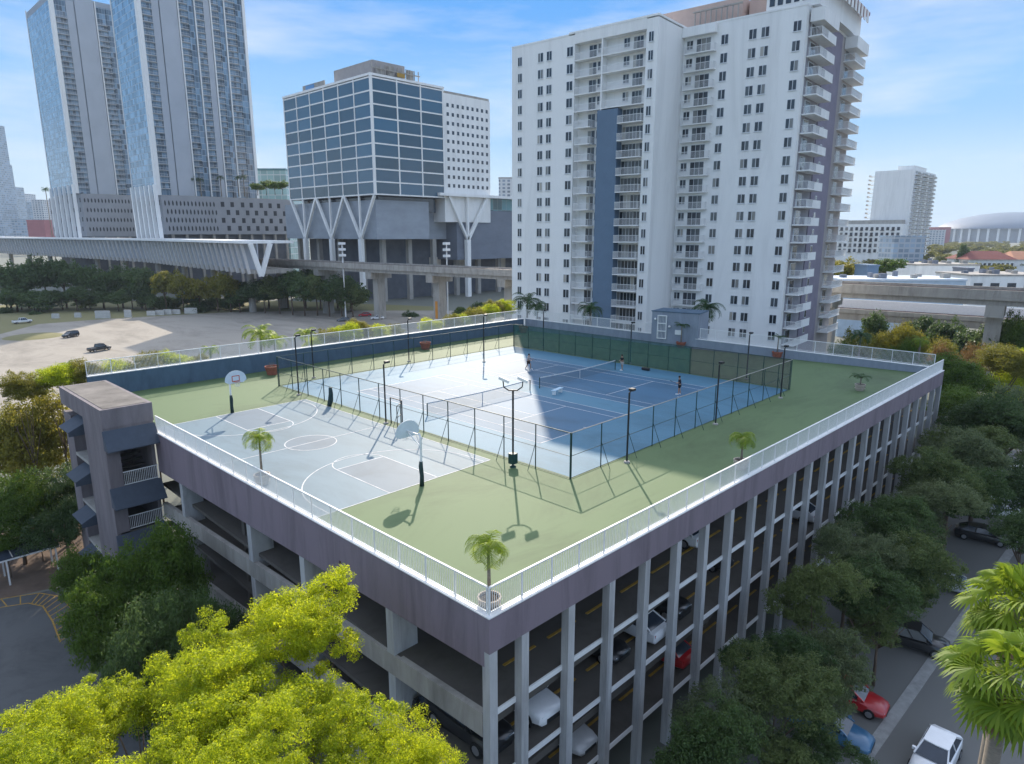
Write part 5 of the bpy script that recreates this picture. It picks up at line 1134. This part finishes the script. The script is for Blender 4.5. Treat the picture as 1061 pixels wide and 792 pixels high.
# ------------------------------------------------------------ vehicles (local x forward)
def paint(name, c, metal=0): return mat(name, c, .28, .04, 3, spec=.5, metal=metal, coat=.6)
PAINT = dict(white=paint('white_car_paint', (.72, .73, .74)), black=paint('black_car_paint', (.012, .013, .015)), red=paint('red_car_paint', (.42, .015, .02)), blue=paint('blue_car_paint', (.04, .14, .26)), silver=paint('silver_car_paint', (.45, .46, .47)), grey=paint('grey_car_paint', (.09, .095, .1)))
TYRE = mat('tyre', (.015, .015, .015), .85, .1, 5); RIM = mat('rim', (.4, .4, .42), .35, .05, 5, metal=.7); HEADL = mat('headlamp', (.65, .67, .7), .1, .05, 5, spec=.8); TAILL = mat('taillamp', (.3, .01, .01), .2, .1, 5)
SHAPES = dict(
    sedan=([(-2.32, .62, .42, .78), (-2.2, .82, .26, .95), (-1.6, .9, .2, 1.0), (0, .91, .19, .95), (1.05, .9, .19, .92), (1.8, .87, .2, .8), (2.2, .78, .24, .68), (2.32, .6, .34, .58)], (-1.95, 1.1, -1.15, .2, .96, 1.43, .8, .6)),
    suv=([(-2.3, .7, .45, .95), (-2.22, .88, .3, 1.1), (-1.6, .95, .26, 1.08), (0, .95, .26, 1.04), (1.0, .94, .26, 1.04), (1.85, .92, .28, .98), (2.2, .84, .32, .86), (2.32, .66, .4, .7)], (-2.2, 1.15, -1.95, .3, 1.08, 1.7, .86, .7)),
    pickup=([(-2.75, .8, .5, 1.05), (-2.7, .95, .4, 1.12), (-1.6, .98, .36, 1.12), (0, .98, .36, 1.1), (1.3, .97, .36, 1.1), (2.2, .95, .38, 1.05), (2.6, .88, .42, .95), (2.75, .7, .48, .8)], (-.75, 1.45, -.6, .75, 1.12, 1.82, .88, .72)))
def car(label, kind, colr, P, rz, group=None):
    sec, (gx0, gx1, rx0, rx1, gz, rzz, gw_, rw) = SHAPES[kind]; m = PAINT[colr]
    r = thing('pickup_truck' if kind == 'pickup' else 'parked_car', label, 'pickup truck' if kind == 'pickup' else 'car', P, group, rz, world=False)
    b = MB(); V = []; n = 10
    for x, w, zb, zt in sec:
        V += [(x, -w*.8, zb), (x, -w, zb+.16), (x, -w, (zb+zt)/2+.05), (x, -w*.95, zt-.1), (x, -w*.8, zt), (x, w*.8, zt), (x, w*.95, zt-.1), (x, w, (zb+zt)/2+.05), (x, w, zb+.16), (x, w*.8, zb)]
    F = [(i*n+k, i*n+(k+1) % n, (i+1)*n+(k+1) % n, (i+1)*n+k) for i in range(len(sec)-1) for k in range(n)]+[tuple(range(n-1, -1, -1)), tuple(range((len(sec)-1)*n, len(sec)*n))]
    b.add(V, F); body = b.build('body', [m], r, smooth=True)
    e = body.modifiers.new('edges', 'EDGE_SPLIT'); e.split_angle = R(38)
    c0 = [(gx0, -gw_, gz), (gx1, -gw_, gz), (gx1, gw_, gz), (gx0, gw_, gz)]; c1 = [(rx0, -rw, rzz), (rx1, -rw, rzz), (rx1, rw, rzz), (rx0, rw, rzz)]
    b = MB(); b.add(c0+c1, [(0, 1, 5, 4), (1, 2, 6, 5), (2, 3, 7, 6), (3, 0, 4, 7)]); b.build('window_glass', [GLASSD], r)
    b = MB(); b.prism([(rx0-.08, -rw-.03), (rx1+.08, -rw-.03), (rx1+.14, 0), (rx1+.08, rw+.03), (rx0-.08, rw+.03)], rzz-.03, rzz+.035)
    for i in range(4): b.bar(c0[i], c1[i], .08, .08)
    for t in (.45,) if kind == 'sedan' else (.35, .66):
        for s in (-1, 1): b.bar((gx0+(gx1-gx0)*t, s*gw_*1.0, gz), (rx0+(rx1-rx0)*t, s*(rw+.01), rzz), .09, .05)
    b.build('roof', [m], r)
    if kind == 'pickup':
        b = MB(); b.box(-2.6, -.85, -.8, .8, 1.121, 1.13); b.build('bed_cover', [BLACKM], r)
    wx = sec[-1][0]-.85; wr = .33 if kind == 'sedan' else .38
    for x in (-wx+.05, wx-.02):
        for s in (-1, 1):
            w_ = sec[3][1]; b = MB(Matrix.Translation((x, s*(w_-.1), wr)) @ Matrix.Rotation(R(90), 4, 'X')); b.lathe([(wr*.6, -.12), (wr*.95, -.12), (wr, -.07), (wr, .07), (wr*.95, .12), (wr*.6, .12)], 18); t_ = b.build('wheel', [TYRE], r, smooth=False)
            b = MB(Matrix.Translation((x, s*(w_-.1)+s*.08, wr)) @ Matrix.Rotation(R(90), 4, 'X')); b.lathe([(0, -.05), (wr*.62, -.04), (wr*.62, .04), (0, .05)], 10); b.build('rim', [RIM], t_)
    L_ = sec[-2]; T_ = sec[1]
    for s in (-1, 1):
        MB().box(L_[0]-.06, L_[0]+.05, s*L_[1]*.62-.2*.8, s*L_[1]*.62+.2*.8, L_[3]-.2, L_[3]-.06).build('headlight', [HEADL], r)
        MB().box(T_[0]-.05, T_[0]+.05, s*T_[1]*.72-.15, s*T_[1]*.72+.15, T_[3]-.32, T_[3]-.12).build('taillight', [TAILL], r)
        b = MB(); b.box(gx1-.35, gx1-.2, s*(gw_+.08)-.1, s*(gw_+.08)+.1, gz+.02, gz+.17); b.build('wing_mirror', [m], r)
    b = MB(); b.box(sec[-1][0]-.03, sec[-1][0]+.02, -.45, .45, sec[-1][2]+.02, sec[-1][3]-.06); b.build('grille', [BLACKM], r); return r
def cz(u, v, z=GZ, up=.7): p_ = atz(u, v, z+up); return (p_[0], p_[1], z+.012)
car('white car driving on the street, seen from above at the bottom edge', 'sedan', 'white', cz(970, 778, GZ, .9), R(178))
car('bright red car parked beside the gutter line under the trees', 'sedan', 'red', cz(878, 717), R(-86))
car('blue car parked next to the red one at the bottom, half under trees', 'sedan', 'blue', cz(860, 751), R(-86))
car('black pickup-like car parked by the gutter, beyond the red car', 'suv', 'black', cz(946, 661), R(-80))
car('silver car parked under the trees halfway down the street', 'sedan', 'silver', cz(984, 602), R(-84))
for i, (u, v) in enumerate([(1030, 527), (1040, 516), (1048, 507), (1054, 499), (1058, 491)]):
    car(f'white car in the parked row near the right edge, {ORD[i]} from the viewer', 'sedan' if i % 2 else 'suv', 'white', cz(u, v), R(-80), 'white cars parked in a row by the street')
car('dark car parked in shade just short of the row of white cars', 'sedan', 'black', cz(1018, 553), R(-82))
# inside the garage (x, y in the frame of the long face)
for lab, k, c, x, y, lv, a in [
    ('white car behind the second column from the near corner, middle covered level', 'suv', 'white', 4.75, 3.0, -7.71, -92),
    ('dark car left of the white one on the middle covered level', 'suv', 'black', 1.75, 3.3, -7.71, -90),
    ('black car right of the white one on the middle covered level', 'sedan', 'black', 10.9, 3.4, -7.71, -90),
    ('white car parked tail outward further along the middle covered level', 'sedan', 'white', 13.9, 2.9, -7.71, 90),
    ('black car beside the white-tailed one on the middle covered level', 'suv', 'black', 16.9, 3.2, -7.71, -90),
    ('white car on the upper covered level high behind the columns', 'sedan', 'white', 20.0, 4.0, -4.39, 90),
    ('dark car on the middle covered level past the tenth column', 'sedan', 'black', 24.3, 4.2, -7.71, -90),
    ('red car low on the bottom covered level behind the columns', 'sedan', 'red', 17.4, 3.0, -11.13, 90),
    ('silver car on the bottom covered level, fourth bay from the near corner', 'sedan', 'silver', 7.6, 3.0, -11.13, -90),
    ('white car at the far part of the middle covered level', 'sedan', 'white', 36.6, 3.0, -7.71, 90),
    ('grey car on the bottom covered level behind the dark street trees', 'sedan', 'grey', 21.5, 4.4, -11.13, 90)]:
    q = MF @ Vector((x, y, lv+.01)); car(lab, k, c, q, R(a), 'cars inside the garage')
car('long black pickup parked behind the near left spandrel of the garage', 'pickup', 'black', (1.6, 4.6, -8.35), R(95))
# the gravel lot
car('dark car parked alone on the gravel lot', 'suv', 'black', cz(73, 347), R(-150)); car('dark pickup on the gravel lot in front of the lone dark car', 'pickup', 'black', cz(103, 361), R(20))
car('white pickup at the left edge of the gravel lot', 'pickup', 'white', cz(23, 333), R(10)); car('small white car at the far end of the lot below the guideway', 'sedan', 'white', cz(391, 329), R(150)); car('dark red car at the far end of the lot beside the small white one', 'sedan', 'red', cz(378, 326), R(150))
car('dark car in the right shade of the gravel lot by the hedge', 'sedan', 'grey', cz(356, 331), R(140))
def barrier(label, u, v, L_, rz, h=1.0, group='white barriers along the lot edge'):
    P = atz(u, v, GZ); r = thing('barrier', label, 'barrier', (P[0], P[1], GZ), group, rz, world=False)
    b = MB(); b.add([(-L_/2, -.4, 0), (L_/2, -.4, 0), (L_/2, .4, 0), (-L_/2, .4, 0), (-L_/2, -.2, h), (L_/2, -.2, h), (L_/2, .2, h), (-L_/2, .2, h)], [(3,2,1,0),(4,5,6,7),(0,1,5,4),(1,2,6,5),(2,3,7,6),(3,0,4,7)]); b.build('block', [mat('weathered_white', (.5, .49, .46), .85, .2, .8, stain=.4, sscale=.8)], r)
    MB().box(-L_/2+.2, L_/2-.2, -.12, .12, h+.001, h+.15).build('top_ridge', [CONCL], r)
for i, (u, v, L_, h) in enumerate([(58, 330, 2.5, 1.6), (81, 329, 2.2, 1.6), (107, 330, 5.0, 2.6), (133, 329, 2.4, 2.6), (157, 327, 3, 1.6), (166, 326.5, 3, 1.7), (174, 326, 3, 1.8), (183, 325.5, 2.8, 1.6), (198, 325, 4.5, 2.0)]):
    barrier(f'white block at the far edge of the gravel lot, {ORD[i]} from the left', u, v, L_, R(-42), h)
P = atz(35, 349, GZ); o = MB().lathe([(7.5, 0), (6, .35), (3, .6), (0, .7)], 20, (P[0], P[1], GZ)).build('soil_mound', [DIRT], None, smooth=True); tag(o, 'low brown grassy mound on the gravel lot', 'mound')

# pergola / solar-like canopy at the left
pg = thing('canopy', 'slatted dark canopy on white posts beside the driveway', 'canopy', (-7.5, 49.5, GZ))
b = MB(); b.prism([(-13, 48.7), (-5.2, 48.7), (-5.2, 51.3), (-13, 51.3)], [-11.6, -11.6, -11.3, -11.3], [-11.52, -11.52, -11.22, -11.22]); b.build('roof_panel', [mat('solar_panel', (.03, .04, .06), .35, .2, 1)], pg)
for i in range(8):
    x = -13+i*1.11; b = MB(); b.bar((x, 48.65, -11.5), (x, 51.35, -11.19), .07, .07); b.build('roof_rib', [CONC], pg)
b = MB(); b.bar((-13, 48.72, -11.68), (-5.2, 48.72, -11.68), .12); b.build('front_beam', [WHITE], pg)
for x, y in ((-5.5, 48.9), (-9.0, 48.9), (-12.4, 48.9), (-5.5, 51.1), (-9.0, 51.1), (-12.4, 51.1)):
    b = MB(); b.bar((x, y, GZ), (x, y, -11.64 if y < 50 else -11.36), .12); b.build('post', [WHITE], pg)
for i, (u, v, D, rad) in enumerate([(18, 545, 62, 1.6), (40, 552, 60, 1.3), (5, 560, 57, 1.2)]):
    tree_px(['leafy shrub behind the canopy with pale flowers', 'leafy shrub behind the right half of the canopy', 'leafy shrub behind the canopy at the left edge'][i], u, v, D, rad, L_GRN, MID, None, .8, name='shrub', cat='shrub')

# ------------------------------------------------------------ tennis players
SKIN = mat('skin', (.36, .2, .13), .6, .08, 5)
def skinned(name, verts, edges, radii, m, parent, sub=2):
    me = bpy.data.meshes.new(name); me.from_pydata(verts, edges, []); me.materials.append(m); o = bpy.data.objects.new(name, me); COL.objects.link(o); o.parent = parent
    sk = o.modifiers.new('skin', 'SKIN'); sk.use_smooth_shade = True
    for i, r_ in enumerate(radii): me.skin_vertices[0].data[i].radius = (r_, r_) if not hasattr(r_, '__len__') else r_
    me.skin_vertices[0].data[0].use_root = True; ss = o.modifiers.new('sub', 'SUBSURF'); ss.levels = sub; ss.render_levels = sub; return o
def player(label, P, rz, shirt, shorts, hair, stride=.22, arm=.5, racket=None):
    r = thing('person', label, 'person', (P[0], P[1], .014), None, rz, world=False); s = stride
    V = [(0, 0, .95), (.0, 0, 1.12), (.03, 0, 1.32), (.04, 0, 1.46), (.05, 0, 1.56), (.07, 0, 1.66), (.07, 0, 1.76),
         (.0, .1, .9), (s*.7, .12, .5), (s*.6, .12, .09), (s*.6+.18, .13, .04), (.0, -.1, .9), (-s*.2, -.12, .5), (-s, -.12, .1), (-s+.17, -.13, .04),
         (.03, .2, 1.42), (.1, .27, 1.16), (.1+arm*.45, .2, 1.08+arm*.1), (.16+arm*.5, .18, 1.1+arm*.1), (.03, -.2, 1.42), (.06, -.28, 1.15), (.06+arm*.5, -.24, 1.0+arm*.1), (.12+arm*.55, -.23, 1.0+arm*.1)]
    E = [(0, 1), (1, 2), (2, 3), (3, 4), (4, 5), (5, 6), (0, 7), (7, 8), (8, 9), (9, 10), (0, 11), (11, 12), (12, 13), (13, 14), (3, 15), (15, 16), (16, 17), (17, 18), (3, 19), (19, 20), (20, 21), (21, 22)]
    rad = [.13, .12, .14, .1, .055, .09, .07, .09, .06, .042, .035, .09, .06, .042, .035, .06, .042, .034, .03, .06, .042, .034, .03]
    skinned('body', V, E, rad, SKIN, r)
    skinned('shirt', [(0, 0, .98), (.0, 0, 1.12), (.03, 0, 1.32), (.04, 0, 1.45), (.03, .2, 1.42), (.08, .26, 1.24), (.03, -.2, 1.42), (.05, -.26, 1.24)], [(0, 1), (1, 2), (2, 3), (3, 4), (4, 5), (3, 6), (6, 7)], [.155, .15, .165, .1, .085, .07, .085, .07], shirt, r)
    skinned('shorts', [(0, 0, .97), (.0, .1, .88), (s*.4, .12, .62), (.0, -.1, .88), (-s*.1, -.12, .62)], [(0, 1), (1, 2), (0, 3), (3, 4)], [.15, .115, .105, .115, .105], shorts, r)
    b = MB(); b.lathe([(0.001, -.01), (.095, -.01), (.105, .05), (.09, .11), (.04, .145), (0.001, .15)], 12, (.055, 0, 1.675)); b.build('hair', [hair], r, smooth=True)
    for q in (10, 14):
        b = MB(); x, y, z = V[q]; b.box(x-.19, x+.1, y-.045, y+.045, -.01, .085); b.build('shoe', [WHITE], r)
    b = MB(); b.lathe([(0.001, -.012), (.012, -.01), (.012, .01), (0.001, .012)], 6, (.165, .035, 1.7)); b.lathe([(0.001, -.012), (.012, -.01), (.012, .01), (0.001, .012)], 6, (.165, -.035, 1.7)); b.build('eyes', [BLACKM], r)
    b = MB(); b.bar((.15, 0, 1.69), (.185, 0, 1.655), .03); b.build('nose', [SKIN], r)
    if racket:
        hx, hy, hz = V[22]; w = Matrix.Translation((P[0], P[1], .014)) @ Matrix.Rotation(rz, 4, 'Z'); o = w @ Vector((hx+.02, hy, hz)); k = thing('tennis_racket', racket, 'tennis racket', o, 'rackets held by the players', rz, world=False)
        MB().tube([(-.02, 0, 0), (.3, 0, .12)], .014, 6).build('handle', [BLACKM], k)
        MB().tube([(.43+.15*math.cos(R(a)), .12*math.sin(R(a)), .172+.06*math.cos(R(a))) for a in range(0, 361, 24)], .011, 5).build('frame', [BLACKM], k)
        n = 16; MB().add([(.43+.145*math.cos(2*math.pi*a/n), .115*math.sin(2*math.pi*a/n), .172+.058*math.cos(2*math.pi*a/n)) for a in range(n)], [tuple(range(n))]).build('strings', [NETM], k)
    return r
navy = mat('navy_cloth', (.012, .015, .03), .85, .1, 5); blk = mat('black_cloth', (.01, .01, .012), .85, .1, 5); lightc = mat('pale_cloth', (.45, .4, .36), .85, .1, 5); hairb = mat('dark_hair', (.015, .01, .008), .7, .1, 5)
player('tennis player in light top striding at the edge of the shadow', atz(547.5, 383), R(-75), lightc, blk, hairb, .34, .8, 'racket held by the player at the shadow edge')
player('tennis player in dark clothes with pale legs near the far end of the blue net', atz(644.5, 384), R(160), blk, lightc, hairb, .1, .4, 'racket held by the player near the far net post')
player('tennis player dressed in black standing on the shaded blue court', atz(703.8, 409), R(120), navy, blk, hairb, .12, .4, 'racket held by the player dressed in black')
o = MB().box(-.35, .35, -.16, .16, 0, .3); o = None
bg_ = thing('sports_bag', 'dark sports bag lying by the green windscreen', 'bag', (*atz(669, 384)[:2], .014), world=False)
MB(Matrix.Translation((0, 0, .17)) @ Matrix.Rotation(R(90), 4, 'X')).lathe([(.001, -.5), (.14, -.48), (.17, -.4), (.17, .4), (.14, .48), (.001, .5)], 12).build('bag_body', [BLACKM], bg_, smooth=True)
b = MB(); b.tube([(0, -.2, .3), (0, -.1, .45), (0, .1, .45), (0, .2, .3)], .015, 5); b.build('strap', [navy], bg_)

# ------------------------------------------------------------ haze
hm, hn, hl = nodes('haze_air'); ho = hn.new('ShaderNodeOutputMaterial'); hv = hn.new('ShaderNodeVolumePrincipled')
hv.inputs['Color'].default_value = (.78, .88, 1, 1); hv.inputs['Density'].default_value = .0001; hv.inputs['Anisotropy'].default_value = 0; hl.new(hv.outputs[0], ho.inputs['Volume'])
USE_HAZE = True
if USE_HAZE:
    MB().box(-400, 9500, -9500, 9500, GZ-1, 190).build('haze', [hm], kind='stuff')
